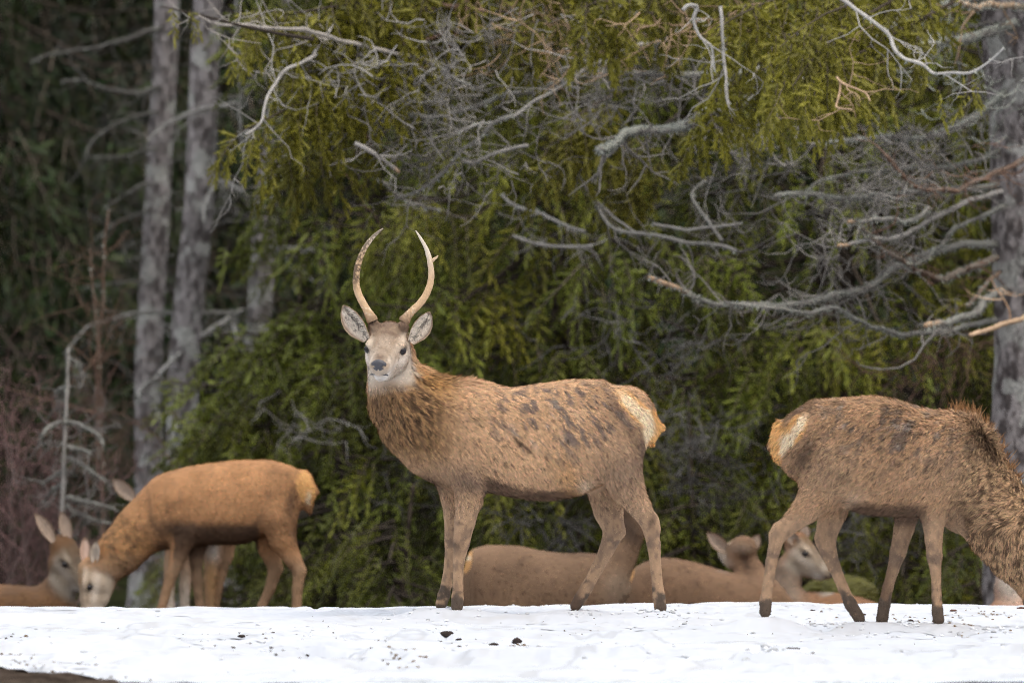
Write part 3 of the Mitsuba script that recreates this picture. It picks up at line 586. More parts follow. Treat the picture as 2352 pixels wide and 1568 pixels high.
def make_left_hind():
    D = Deer('grazing_hind', 50.0, 'sleek tan hind grazing, dark bellied, in front of the paired grey trunks')
    Fd = Field([150, -85, 1020], [735, 85, 1462], 3.6)
    Fd.torso([(335, 1145, 1235, 26), (350, 1118, 1250, 42), (370, 1098, 1258, 52), (406, 1079, 1260, 58), (447, 1069, 1252, 62), (500, 1062, 1250, 66), (542, 1057, 1250, 66), (580, 1056, 1242, 62), (609, 1056, 1225, 58), (643, 1062, 1195, 52), (677, 1080, 1170, 42), (702, 1104, 1150, 24)])
    Fd.chain([(385, 1158, 62, 0), (325, 1213, 56, -3), (277, 1266, 50, -6), (247, 1296, 40, -8), (228, 1305, 32, -8)], 22, .72)
    Fd.ell((697, 0, 1124), (25, 24, 46), k=22); Fd.ell((708, 0, 1152), (9, 10, 28), k=10)
    Fd.chain([(655, 1115, 44, -22), (640, 1188, 41, -30), (650, 1240, 29, -32), (672, 1280, 19, -33), (689, 1310, 14, -33), (684, 1350, 10.5, -33), (682, 1400, 9.5, -33), (684, 1432, 11, -33)], 14, .82)
    Fd.chain([(640, 1145, 40, 26), (610, 1212, 33, 30), (615, 1255, 25, 31), (632, 1304, 16, 31), (620, 1350, 11, 31), (600, 1392, 9.5, 31), (588, 1425, 10.5, 31)], 12, .82)
    Fd.chain([(420, 1150, 52, -22), (430, 1212, 30, -32), (412, 1272, 18, -33), (395, 1318, 13.5, -33), (382, 1360, 9.5, -33), (370, 1405, 9.5, -33), (366, 1432, 11, -33)], 14, .85)
    Fd.chain([(440, 1190, 40, 24), (453, 1228, 25, 30), (449, 1285, 15, 31), (451, 1328, 12, 31), (457, 1390, 9, 31), (460, 1430, 10, 31)], 12, .85)
    D.head(Fd, (205, -8, 1342), (-.10, -.22, .96), (-1, -.1, -.1), .74)
    col = herd_col(D, (.92, .78, .65), (702, 1118, 24, 46, -14, (706, 1150, 7, 30, 8)), [(668, 1150, 12, 40, 10, .8), (345, 1165, 5, 46, -8, .6), (588, 1205, 8, 40, 25, .5), (640, 1080, 60, 14, 8, .2), (400, 1212, 62, 22, 0, .95), (650, 1205, 60, 44, 0, .35), (372, 1255, 22, 22, 0, .9), (680, 1215, 14, 40, 0, .5)], [], (1188, 400, 592), 1258, (275, 1250, 55, 75, -35), 61)  # narrow dark entries paint shade into the shoulder and thigh creases
    D.body(Fd, col)
    D.coat(52000, col, lambda p: np.where(p[:, 2] > 1260, 5.5, 9) - 4 * D.face_mask(p) + 6 * blob(p, 290, 1260, 50, 60), flow_side(1, 1262, D, (280, 1250, 50, 70, .85, .2)), 1.3, .22, 25, keep=lambda p: np.where(p[:, 1] < 30, 1.0, .4))
    D.ear((219, -30, 1293), (224, -40, 1240), (-.3, -1, .1), 27, seed=11, hair=False, mott=.4); D.ear((190, 14, 1287), (194, 22, 1234), (.4, -1, .1), 27, seed=12, inner=np.array([.55, .42, .36]), hair=False, mott=.2); D.features()
    D.hoof(364, 1445, -33, -1, 11); D.hoof(459, 1446, 31, -1, 11); D.hoof(683, 1446, -33, -1, 11); D.hoof(582, 1446, 31, -1, 11)
def make_resting(base, d, label, box, torso, chains, head, col_args, ears, hw=2.0, seed=0, ells=(), legs=(), n=9000):
    D = Deer(base, d, label); Fd = Field(box[0], box[1], 5.2)
    if torso: Fd.torso(torso)
    for e in ells: Fd.ell(*e[:2], k=16)
    for c in chains: Fd.chain(c, 16, .85)
    for c in legs: Fd.chain(c, 8)
    D.head(Fd, *head); col = herd_col(D, **col_args, seed=seed); D.body(Fd, col)
    D.coat(n, col, lambda p: 8 - 3.5 * D.face_mask(p), flow_side(1, 2000, D), hw, .25, seed)
    for i, e in enumerate(ears): D.ear(*e, seed=seed + i, hair=False, mott=.25, inner=np.array([.46, .36, .29]))
    D.features()
    return D
def make_herd():
    fold = lambda a, b, w: [(a, 1440, 22, w), (a + (b - a) * .5, 1462, 16, w * 1.4), (b, 1470, 12, w * 1.5)]
    make_resting('resting_hind', 51.0, 'brown hind lying behind the legs of the stag, its head hidden', ([1040, -95, 1095], [1530, 110, 1490]),
        [(1068, 1300, 1400, 20), (1076, 1270, 1425, 38), (1090, 1259, 1445, 54), (1124, 1251, 1455, 68), (1179, 1252, 1460, 74), (1252, 1265, 1460, 76), (1306, 1270, 1455, 70), (1343, 1269, 1445, 62), (1385, 1278, 1430, 50), (1412, 1298, 1408, 34)],
        [[(1392, 1335, 50, 0), (1425, 1278, 36, 0), (1450, 1222, 29, 4), (1450, 1178, 26, 8)]], ((1436, 14, 1150), (-.75, .55, .15), (0, 0, -1), .62),
        dict(tint=(.53, .53, .56), back=20, rump=(1072, 1285, 14, 34, 8, (1076, 1280, 9, 8, 0)), dark=[(1446, 1215, 26, 50, -25, .97), (1195, 1290, 20, 8, -50, .5), (1090, 1350, 20, 50, 0, .4), (1330, 1272, 50, 8, 0, .5)], pale=[(1420, 1350, 34, 40, 0, .4, [.42, .33, .25])]),
        [((1446, 24, 1128), (1444, 34, 1096), (0, 1, 0), 24), ((1424, 2, 1130), (1420, -4, 1098), (0, -1, 0), 24)], seed=70, legs=[fold(1330, 1400, -50), fold(1330, 1400, 50), fold(1120, 1200, -58), fold(1120, 1200, 58)])
    make_resting('resting_hind', 52.0, 'brown hind lying between stag and grazing deer, ears spread, nape towards the camera', ([1415, -90, 1200], [1850, 150, 1490]),
        [(1438, 1348, 1400, 15), (1448, 1315, 1428, 38), (1474, 1293, 1448, 55), (1526, 1280, 1458, 66), (1591, 1289, 1462, 70), (1643, 1305, 1460, 68), (1695, 1317, 1457, 62), (1747, 1325, 1447, 54), (1790, 1343, 1432, 40), (1815, 1372, 1412, 22)],
        [[(1745, 1360, 45, 20), (1724, 1315, 31, 38), (1708, 1276, 26, 48)]], ((1696, 62, 1262), (-.42, .88, .12), (0, 0, -1), .70),
        dict(tint=(.55, .54, .57), rump=(1446, 1322, 9, 26, 20, (1452, 1300, 7, 12, 30)), dark=[(1712, 1290, 10, 36, -14, .9), (1650, 1302, 120, 8, 14, .35)], pale=[(1665, 1296, 16, 12, 0, .8, [.58, .48, .40]), (1700, 1260, 26, 12, 0, .4, [.42, .33, .26])], back=-10),
        [((1677, 50, 1270), (1625, 44, 1222), (.2, -1, .35), 32), ((1720, 56, 1272), (1745, 60, 1228), (-.1, -1, .3), 30)], seed=80, legs=[fold(1740, 1800, -40), fold(1480, 1560, -54), fold(1480, 1560, 54)])
    make_resting('resting_hind', 52.6, 'pale faced resting hind in profile between the hind legs of the grazing deer', ([1755, -90, 1190], [2060, 90, 1490]),
        [(1790, 1378, 1440, 36), (1812, 1366, 1448, 48), (1846, 1358, 1452, 56), (1903, 1359, 1458, 60), (1968, 1369, 1458, 58), (2015, 1386, 1452, 42), (2040, 1406, 1442, 18)],
        [[(1812, 1400, 40, 0), (1806, 1350, 32, 0), (1812, 1305, 28, -2), (1828, 1280, 25, -2)]], ((1853, -4, 1268), (.66, -.42, .58), (.4, 0, -1), .72),
        dict(tint=(.58, .51, .50), face=.85, pale=[(1806, 1345, 36, 60, 0, .8, [.40, .32, .255])], dark=[(1836, 1250, 8, 20, 20, .3)], back=-30),
        [((1836, -18, 1250), (1806, -20, 1218), (-.2, -1, .1), 28), ((1846, 14, 1244), (1852, 20, 1204), (0, -1, 0), 26)], seed=90, legs=[fold(1990, 1930, -50)])
    make_resting('resting_hind', 50.5, 'resting hind at the right edge, only pale throat and brown back showing', ([2235, -90, 1160], [2510, 90, 1480]),
        [(2268, 1396, 1432, 20), (2285, 1384, 1442, 40), (2310, 1376, 1448, 52), (2360, 1370, 1452, 60), (2420, 1370, 1452, 60), (2470, 1384, 1445, 42), (2490, 1405, 1435, 18)],
        [[(2330, 1400, 42, 0), (2322, 1350, 36, 0), (2326, 1300, 31, -2), (2340, 1262, 27, -3)]], ((2356, -6, 1238), (.80, -.42, .30), (.2, 0, -1), .72),
        dict(tint=(.92, .66, .58), pale=[(2322, 1335, 40, 50, 0, .95, [.60, .53, .46])], back=-60),
        [((2345, -20, 1218), (2335, -25, 1178), (-.2, -1, .1), 28), ((2350, 14, 1216), (2362, 18, 1176), (0, -1, 0), 26)], seed=100, legs=[fold(2440, 2380, -50)])
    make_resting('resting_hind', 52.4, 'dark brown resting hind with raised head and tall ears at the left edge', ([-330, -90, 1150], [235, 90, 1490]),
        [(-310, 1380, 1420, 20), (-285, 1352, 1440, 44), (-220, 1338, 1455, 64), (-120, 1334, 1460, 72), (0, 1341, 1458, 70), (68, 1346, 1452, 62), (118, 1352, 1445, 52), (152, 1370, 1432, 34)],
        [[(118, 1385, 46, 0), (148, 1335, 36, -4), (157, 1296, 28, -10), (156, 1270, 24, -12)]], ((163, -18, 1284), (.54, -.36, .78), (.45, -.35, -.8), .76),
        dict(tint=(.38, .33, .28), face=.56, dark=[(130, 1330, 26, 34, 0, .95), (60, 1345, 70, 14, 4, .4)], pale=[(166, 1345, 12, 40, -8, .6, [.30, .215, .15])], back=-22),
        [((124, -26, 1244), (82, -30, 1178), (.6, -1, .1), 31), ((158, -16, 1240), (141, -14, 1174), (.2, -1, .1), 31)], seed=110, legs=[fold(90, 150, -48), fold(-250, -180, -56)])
    D = make_resting('standing_hind', 52.0, 'hind hidden behind the grazing hind, showing one pale ear and white shanks', ([245, -130, 1070], [570, 150, 1492]), None,
        [[(425, 1180, 60, -20), (385, 1178, 42, -40), (352, 1172, 32, -48)], [(412, 1225, 26, -50), (392, 1300, 13, -52), (390, 1345, 11.5, -52), (391, 1395, 9.5, -52), (391, 1455, 10, -52)], [(436, 1225, 26, -10), (428, 1305, 13, -12), (425, 1345, 11.5, -12), (424, 1395, 9.5, -12), (424, 1455, 10, -12)],
         [(485, 1215, 36, 60), (486, 1285, 18, 62), (478, 1335, 12, 62), (477, 1392, 10, 62), (477, 1455, 10, 62)], [(512, 1215, 36, 95), (513, 1275, 17, 96), (500, 1325, 12, 96), (488, 1392, 10, 96), (486, 1455, 10, 96)]],
        ((340, -58, 1178), (-.15, -.80, .58), (0, 0, -1), .70), dict(tint=(.86, .76, .72), leg=1240, pale=[(390, 1390, 16, 70, 0, .85, [.60, .53, .45]), (425, 1390, 14, 70, 0, .85, [.60, .53, .45]), (484, 1262, 14, 26, 0, .9, WHITE * .85), (482, 1330, 12, 50, 0, .6, [.55, .33, .15])], dark=[(512, 1285, 10, 40, 10, .6)], back=-60),
        [((314, -58, 1146), (262, -62, 1097), (.1, -1, .2), 34), ((362, -50, 1150), (392, -52, 1112), (-.1, -1, .2), 30)], seed=120, ells=[((462, 30, 1185), (64, 110, 72))])
    for u, w in ((390, -52), (423, -12), (476, 62), (485, 96)): D.hoof(u, 1468, w, -1, 11, press=False)
make_stag(); make_grazing_right(); make_left_hind(); make_herd()
# ---------------------------------------------------------------- the ground sheets (after the hooves are known)
xs = spread(np.arange(-2.8, 2.8, .023), (500, 500), 60, 3.2); ys = spread(np.arange(31.0, 43.0, .038), (34, 900), 70, 3.0)
v, f = grid_mesh(spread(np.arange(-4, 4, .1), (700, 700), 60, 3.4), spread(np.arange(28, 60, .25), (60, 1500), 70, 3.4), soil_z)
put('forest_floor', mikit.ply((v, f), 'mat_soil', smooth=True), 'dark soil and needle litter of the forest floor', kind='structure')
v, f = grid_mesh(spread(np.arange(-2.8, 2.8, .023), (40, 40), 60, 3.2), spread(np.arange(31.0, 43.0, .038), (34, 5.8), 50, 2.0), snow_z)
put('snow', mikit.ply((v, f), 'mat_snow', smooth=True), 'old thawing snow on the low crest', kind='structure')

# ---------------------------------------------------------------- spruce forest
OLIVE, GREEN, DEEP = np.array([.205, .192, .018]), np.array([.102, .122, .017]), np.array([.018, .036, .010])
def finger(n_needle, r, sides=3):
    """One needled twig end along +x, about 9 cm long: a spindle bristling with needles."""
    v, f, c = [], [], []
    L, R = .090, .0100
    for t, k in ((.02, .6), (.6, 1.0)):
        for a in range(sides): v.append([t * L, R * k * math.cos(a * 6.283 / sides + t), R * k * math.sin(a * 6.283 / sides + t)]); c.append(.60 + .4 * t)
    v.append([L, 0, 0]); c.append(1.15)
    for a in range(sides): b = (a + 1) % sides; f += [[a, b, sides + b], [a, sides + b, sides + a], [sides + a, sides + b, 2 * sides]]
    for k in range(n_needle):
        t, a = (k + .5) / n_needle, k * 2.4 + r.uniform(0, .5); o = np.array([0, math.cos(a), math.sin(a)]); w = np.array([0, -math.sin(a), math.cos(a)]) * .0026 + np.array([.005, 0, 0])
        b = np.array([t * L * .95, 0, 0]) + o * R * .6; i = len(v)
        v += [b - w, b + w, b + o * .013 + np.array([.014, 0, 0])]; c += [.8, .8, 1.25]; f.append([i, i + 1, i + 2])
    return np.array(v), np.array(f), np.array(c)
def place(tv, tf, tc, M, O, col):
    """Copies of a template under the rotations M (n,3,3) and offsets O, tinted by col (n,3)."""
    n = len(O); v = np.einsum('nij,kj->nki', M, tv) + O[:, None]
    return v.reshape(-1, 3), (tf[None] + (np.arange(n) * len(tv))[:, None, None]).reshape(-1, 3), np.clip(tc[None, :, None] * col[:, None], .004, .6).reshape(-1, 3)
def frames(x, up):
    x = unit(x); y = unit(np.cross(up, x)); z = np.cross(x, y); return np.stack([x, y, z], -1)
def make_strand(seed, n_f=14, needles=3, L=.40, fs=.86):
    """A hanging branchlet (along -z): a thin stem with needled twig ends on both sides."""
    r = np.random.default_rng(seed); V, Fc, C, k = [], [], [], 0
    fv, ff, fc = finger(needles, r)
    st = np.stack([.03 * np.sin(np.linspace(0, 3, 8) + seed), .02 * np.cos(np.linspace(0, 4, 8)), -np.linspace(0, L, 8)], 1)
    sv, sf = tube(st[::2], np.linspace(.0035, .0012, 4), 3, False); V.append(sv); Fc.append(sf); C.append(np.full(len(sv), -1.0)); k += len(sv)
    for i in range(n_f):
        t = (i + .4) / n_f; P = np.array([np.interp(t, np.linspace(0, 1, 8), st[:, j]) for j in range(3)])
        sg = 1 if i % 2 else -1; dn = .35 + 1.1 * t + r.uniform(-.3, .4)
        d = unit([sg * (1.15 - .8 * t) + r.normal(0, .25), r.normal(0, .5), -dn]) if i < n_f - 1 else np.array([0, 0, -1.0])
        M = frames(d[None], np.array([.1, 1, .05])[None])[0] * fs * r.uniform(.75, 1.25) * (1.15 - .3 * t)
        V.append(fv @ M.T + P); Fc.append(ff + k); C.append(fc * r.uniform(.8, 1.15)); k += len(fv)
    return np.vstack(V), np.vstack(Fc), np.concatenate(C)
STRANDS = [make_strand(i) for i in range(5)]
LIGHT = [make_strand(20 + i, 6, 2, .42, 1.1) for i in range(4)]
NEAR = [make_strand(40 + i, 10, 12, .40, 1.3) for i in range(5)]
STEM = np.array([.12, .095, .075])
class Crown:
    def __init__(self, seed, near=False): self.near, self.r, self.O, self.S, self.A, self.C, self.wood, self.lite = near, np.random.default_rng(seed), [], [], [], [], Bag(), []
    def strands(self, P, scale, col, lite=False, lean=None):
        """Hang one branchlet at each point P, swaying a little."""
        self.O.append(P); self.S.append(np.broadcast_to(scale, len(P))); self.C.append(np.broadcast_to(col, (len(P), 3))); self.lite.append(np.full(len(P), lite)); self.A.append(np.zeros((len(P), 3)) if lean is None else lean)
    def bough(self, P, rad, n, tint, scale=1.0, start=.25, droop=.5, wood=(.075, .062, .052), lite=False, side=.16, fresh=.5, lean=0.0):
        r = self.r; P = curve(P, 14); R = np.linspace(rad, rad * .25, 14)
        v, f = tube(P[[0, 3, 6, 9, 11, 13]], R[[0, 3, 6, 9, 11, 13]], 4, False); self.wood.add(v, f, np.array(wood) * r.uniform(.7, 1.3))
        t = start + (1 - start) * r.random(n) ** .8; i = t * 13; lo = np.clip(i.astype(int), 0, 12); q = P[lo] + (P[lo + 1] - P[lo]) * (i - lo)[:, None]
        tg = unit(P[-1] - P[0]); sd = unit(np.cross(tg, [0, 0, 1.0])); sw = r.uniform(-1, 1, n) * side * (1.15 - .6 * t)
        q = q + sd * sw[:, None] + np.array([0, 0, 1.0]) * (-.25 * np.abs(sw) + r.uniform(-.03, .05, n))[:, None]
        c = np.array(tint) * r.uniform(.65, 1.3, (n, 1)); c = c + (OLIVE - c) * (fresh * sst(.38, .66, fb(q, 1.3, 2, 90)) * r.uniform(.4, 1, n))[:, None]
        self.strands(q, scale * r.uniform(.7, 1.3, n), c, lite, lean * (tg * r.uniform(.3, 1.2, (n, 1)) + sd * np.sign(sw)[:, None] * r.uniform(.2, 1.1, (n, 1))))
    def put(self, key, label=None):
        r = self.r; O, S, C, L = np.vstack(self.O), np.concatenate(self.S), np.vstack(self.C), np.concatenate(self.lite); n = len(O)
        a = r.uniform(0, 2 * np.pi, n); tx, ty = r.normal(0, .22, n), r.normal(0, .22, n)
        z = unit(np.stack([tx, ty, np.ones(n)], -1) - np.vstack(self.A)); x = unit(np.cross(np.stack([-np.sin(a), np.cos(a), 0 * a], -1), z)); M = np.stack([x, np.cross(z, x), z], -1) * S[:, None, None]
        pick = r.integers(0, 100, n); bag = Bag()
        for k, (tv, tf, tc) in enumerate((NEAR if self.near else STRANDS) + LIGHT):
            m = (L == (k >= len(STRANDS))) & (pick % (len(LIGHT) if k >= len(STRANDS) else len(STRANDS)) == (k - len(STRANDS) if k >= len(STRANDS) else k))
            if m.any():
                v, f, c = place(tv, tf, np.abs(tc), M[m], O[m], C[m])
                st = np.tile(tc < 0, m.sum()); c[st] = STEM
                bag.add(v, f, c)
        bag.put(key, 'mat_leaf', label, 'stuff', smooth=False)
        global NTRI; NTRI += sum(map(len, bag.f))
        if self.wood.n: self.wood.put(key.rsplit('__', 1)[0] + '__limb_wood', 'mat_wood', None, 'stuff')
NTRI = 0
def trunk(key, base, top, r0, r1, sides=20, n=40, rough=.12, seed=1, part='__trunk', label=None, bark='mat_bark'):
    P = np.linspace(base, top, n); P = P + (np.stack([nz(P * [0, 0, 1], .8, seed), nz(P * [0, 0, 1], .8, seed + 1), 0 * P[:, 0]], -1) - .5) * r0 * .5
    t = np.linspace(0, 1, n); R = r0 + (r1 - r0) * t + r0 * .5 * np.exp(-t * 30 * n / 40)
    v, f = tube(P, R, sides); ax = np.repeat(P, sides, 0)
    v = ax + (v - ax) * (1 + rough * (fb(v * [1, 1, .5], 9 / max(r0 * 5, .6), 3, seed)[:, None] - .5) * 2)
    put(key + part, mikit.ply((v, f), bark, smooth=True), label)
    return P, R
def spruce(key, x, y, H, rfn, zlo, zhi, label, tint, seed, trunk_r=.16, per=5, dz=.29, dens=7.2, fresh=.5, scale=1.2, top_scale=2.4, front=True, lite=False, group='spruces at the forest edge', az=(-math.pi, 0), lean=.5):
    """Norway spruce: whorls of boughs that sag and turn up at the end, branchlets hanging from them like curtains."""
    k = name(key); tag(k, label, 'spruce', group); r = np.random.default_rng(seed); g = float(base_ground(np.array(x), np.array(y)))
    trunk(k, np.array([x, y, g - .15]), np.array([x + r.normal(0, .1), y, g + H]), trunk_r, .012, 14, 30, seed=seed, bark='mat_bark_shaded')
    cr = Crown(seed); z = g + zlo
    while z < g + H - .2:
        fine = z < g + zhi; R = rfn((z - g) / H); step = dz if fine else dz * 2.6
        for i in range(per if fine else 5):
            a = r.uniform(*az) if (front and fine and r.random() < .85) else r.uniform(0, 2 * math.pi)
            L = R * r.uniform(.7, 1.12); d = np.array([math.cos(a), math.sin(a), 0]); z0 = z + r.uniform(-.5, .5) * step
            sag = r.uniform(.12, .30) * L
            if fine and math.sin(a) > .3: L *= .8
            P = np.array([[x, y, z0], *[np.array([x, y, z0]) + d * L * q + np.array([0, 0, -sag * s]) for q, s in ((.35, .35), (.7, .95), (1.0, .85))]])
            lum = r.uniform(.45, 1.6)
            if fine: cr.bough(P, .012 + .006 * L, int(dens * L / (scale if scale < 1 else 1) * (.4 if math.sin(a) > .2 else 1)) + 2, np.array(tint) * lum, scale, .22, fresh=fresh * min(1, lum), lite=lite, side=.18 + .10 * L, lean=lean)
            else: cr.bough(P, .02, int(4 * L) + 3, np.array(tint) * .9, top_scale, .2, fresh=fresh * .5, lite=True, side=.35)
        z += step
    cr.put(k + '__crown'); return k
cone = lambda R, e=.8: (lambda t: R * (1 - t) ** e + .12)
# edge of the forest, a wall of sweeping boughs
spruce('spruce_tree', .42, 61.0, 15, cone(2.15), .25, 5.2, 'bushy spruce hung with olive green branchlets directly behind the antlers of the stag', GREEN * 1.15, 201, fresh=1.0)
spruce('spruce_tree', 2.35, 61.8, 16, cone(2.5), .3, 5.2, 'spruce with yellow green drooping sprays above the back of the stag', GREEN * 1.15, 202, fresh=1.0)
spruce('spruce_tree', -1.02, 63.0, 14, (lambda t: min(1.0, 1.6 * (1 - t)) * (.86 + .72 * math.exp(-((t * 14 - 1.9) / 1.15) ** 2))), .3, 5.0, 'deep green spruce with layered boughs just right of the paired grey trunks', GREEN * 1.25, 203, fresh=.35, lean=1.15, dz=.36, per=6, dens=9)
spruce('spruce_tree', 4.4, 63.5, 15, cone(2.6), .3, 5.2, 'shaded spruce behind the lichened trunk and the grazing deer', GREEN * .9, 204, fresh=.7)
# dark wood behind, its shade painted into a darker needle colour
for i, (x, y, lab) in enumerate(((-5.2, 78, 'dark spruce deep in the shade at the left edge of the wood'), (-2.9, 84, 'dark spruce seen between the left edge and the paired grey trunks'), (-.9, 82, 'dark spruce closing the gap behind the paired grey trunks'),
                                 (1.6, 80, 'dark spruce behind the wall of boughs above the antlers'), (4.0, 81, 'dark spruce filling the gaps behind the bare branches'), (-4.2, 92, 'dim spruce farthest back behind the left edge'), (0.4, 94, 'dim spruce farthest back in the middle of the wood'), (5.5, 93, 'dim spruce farthest back behind the lichened trunk'))):
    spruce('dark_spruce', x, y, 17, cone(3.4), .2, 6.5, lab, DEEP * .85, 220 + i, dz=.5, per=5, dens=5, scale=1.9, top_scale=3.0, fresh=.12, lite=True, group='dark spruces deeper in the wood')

# ---------------------------------------------------------------- bare trunks, dead branches, lichen
GREYW, BROWNW, PALEW, RAWW = np.array([.22, .21, .20]), np.array([.16, .105, .08]), np.array([.40, .385, .37]), np.array([.52, .37, .25])
LICH = np.array([.30, .32, .29])
def limb(key, pts, d0, d1, r0, r1, tone, seed, lichen=0.0, tip=None, label=None, twig=None, tw_n=0, tw_len=.35, wob=1.0):
    """One dead branch from survey readings: distance runs from d0 to d1 along it."""
    r = np.random.default_rng(seed); n = len(pts); t = np.linspace(0, 1, n)
    P = np.array([at(a, b, d0 + (d1 - d0) * q) for (a, b), q in zip(pts, t)])
    m = max(18, int(np.linalg.norm(np.diff(P, axis=0), axis=1).sum() / .035)); P = curve(P, m)
    P = P + wob * .035 * (np.stack([nz(P, 3.1, seed + i) for i in range(3)], -1) - .5) + wob * .018 * (np.stack([nz(P, 9.0, seed + 20 + i) for i in range(3)], -1) - .5); tt = np.linspace(0, 1, m)
    R = (r0 + (r1 - r0) * tt) * (1 + .35 * (nz(P, 14, seed + 7) - .5))
    v, f = tube(P, R, 8); ax = np.repeat(P, 8, 0); v = ax + (v - ax) * (1 + .5 * (fb(v, 38, 2, seed)[:, None] - .5))
    c = np.array(tone) * (.55 + .9 * fb(v, 22, 3, seed + 2))[:, None]
    up = unit(v - ax)[:, 2]
    c = lerp(c, LICH, lichen * sst(.40, .58, fb(v, 16, 2, seed + 3) + .12 * up))
    if tip is not None: c = lerp(c, tip, sst(.86, .96, np.repeat(tt, 8) + .1 * (fb(v, 12, 2, seed) - .5)))
    bag = Bag(); bag.add(v, f, c)
    if lichen > 0:                       # beard and crust lichen: small ragged flakes on the bark
        k = int(lichen * 900 * np.linalg.norm(np.diff(P, axis=0), axis=1).sum()); i = r.integers(0, len(v), k); o = v[i]; nn = unit(o - ax[i] + r.normal(0, .006, (k, 3)))
        a = unit(r.normal(0, 1, (k, 3)) + [0, 0, -.9]); L = r.uniform(.006, .024, (k, 1)); w = unit(np.cross(a, nn)) * L * .4
        bag.add(np.stack([o - w, o + w, o + nn * L * .7 + a * L * .6], 1).reshape(-1, 3), np.arange(3 * k).reshape(-1, 3), np.repeat(LICH * r.uniform(.45, 1.25, (k, 1)), 3, 0))
    bag.put(name(key), 'mat_wood', label, smooth=True)
    if twig is not None:
        for _ in range(tw_n):
            q = r.uniform(.15, 1); i = int(q * (m - 1)); big_ = _ % 4 == 0; sprig(twig, P[i], unit(P[min(i + 1, m - 1)] - P[max(i - 1, 0)]), r.uniform(.3, 1) * tw_len * (1.4 if big_ else 1), max(.0038, R[i] * (.5 if big_ else .38)), np.array(tone) * r.uniform(.7, 1.3), r)
    return P
def sprig(bag, o, ax, L, rad, col, r, depth=1, hang=.25):
    d = unit3(np.array(ax) * .4 + r.normal(0, .75, 3) * [1, .7, .8] + [0, 0, -hang]); P = [o]; w = r.normal(0, .28, (5, 3)) + [0, 0, .05]
    for i in range(5): d = unit3(d + w[i]); P.append(P[-1] + d * L / 5)
    bag.lines.append(P); bag.rad.append(rad); bag.col.append(col * (.8 + .4 * r.random()))
    if depth:
        for _ in range(r.integers(2, 5)): sprig(bag, P[r.integers(1, 6)], d, L * r.uniform(.25, .55), rad * .6, col, r, depth - 1, hang)
def unit3(v): return v / math.sqrt(v[0] * v[0] + v[1] * v[1] + v[2] * v[2] + 1e-18)
class Twigs:
    """Gathers thin twigs, six points each, and builds them as three sided tapering tubes in one go."""
    def __init__(self): self.lines, self.rad, self.col = [], [], []
    def add_curve(self, P, rad, col): self.lines.append(list(P)); self.rad.append(rad); self.col.append(np.asarray(col))
    def put(self, key, label=None):
        P, R, C = np.array(self.lines), np.array(self.rad), np.array(self.col); n, m = P.shape[:2]
        t = unit(np.gradient(P, axis=1)); a = unit(np.cross(t, [.31, .22, .92])); b = np.cross(t, a); rr = R[:, None] * np.linspace(1, .35, m)[None]
        v = np.stack([P + (a * math.cos(q) + b * math.sin(q)) * rr[..., None] for q in (0, 2.094, 4.189)], 2).reshape(n, m * 3, 3)
        f = np.array([[i * 3 + q, i * 3 + (q + 1) % 3, i * 3 + 3 + (q + 1) % 3] for i in range(m - 1) for q in range(3)] + [[i * 3 + q, i * 3 + 3 + (q + 1) % 3, i * 3 + 3 + q] for i in range(m - 1) for q in range(3)])
        put(key, plyn(v.reshape(-1, 3), (f[None] + (np.arange(n) * m * 3)[:, None, None]).reshape(-1, 3), 'mat_wood', None, np.repeat(C, m * 3, 0), True), label, kind='stuff')
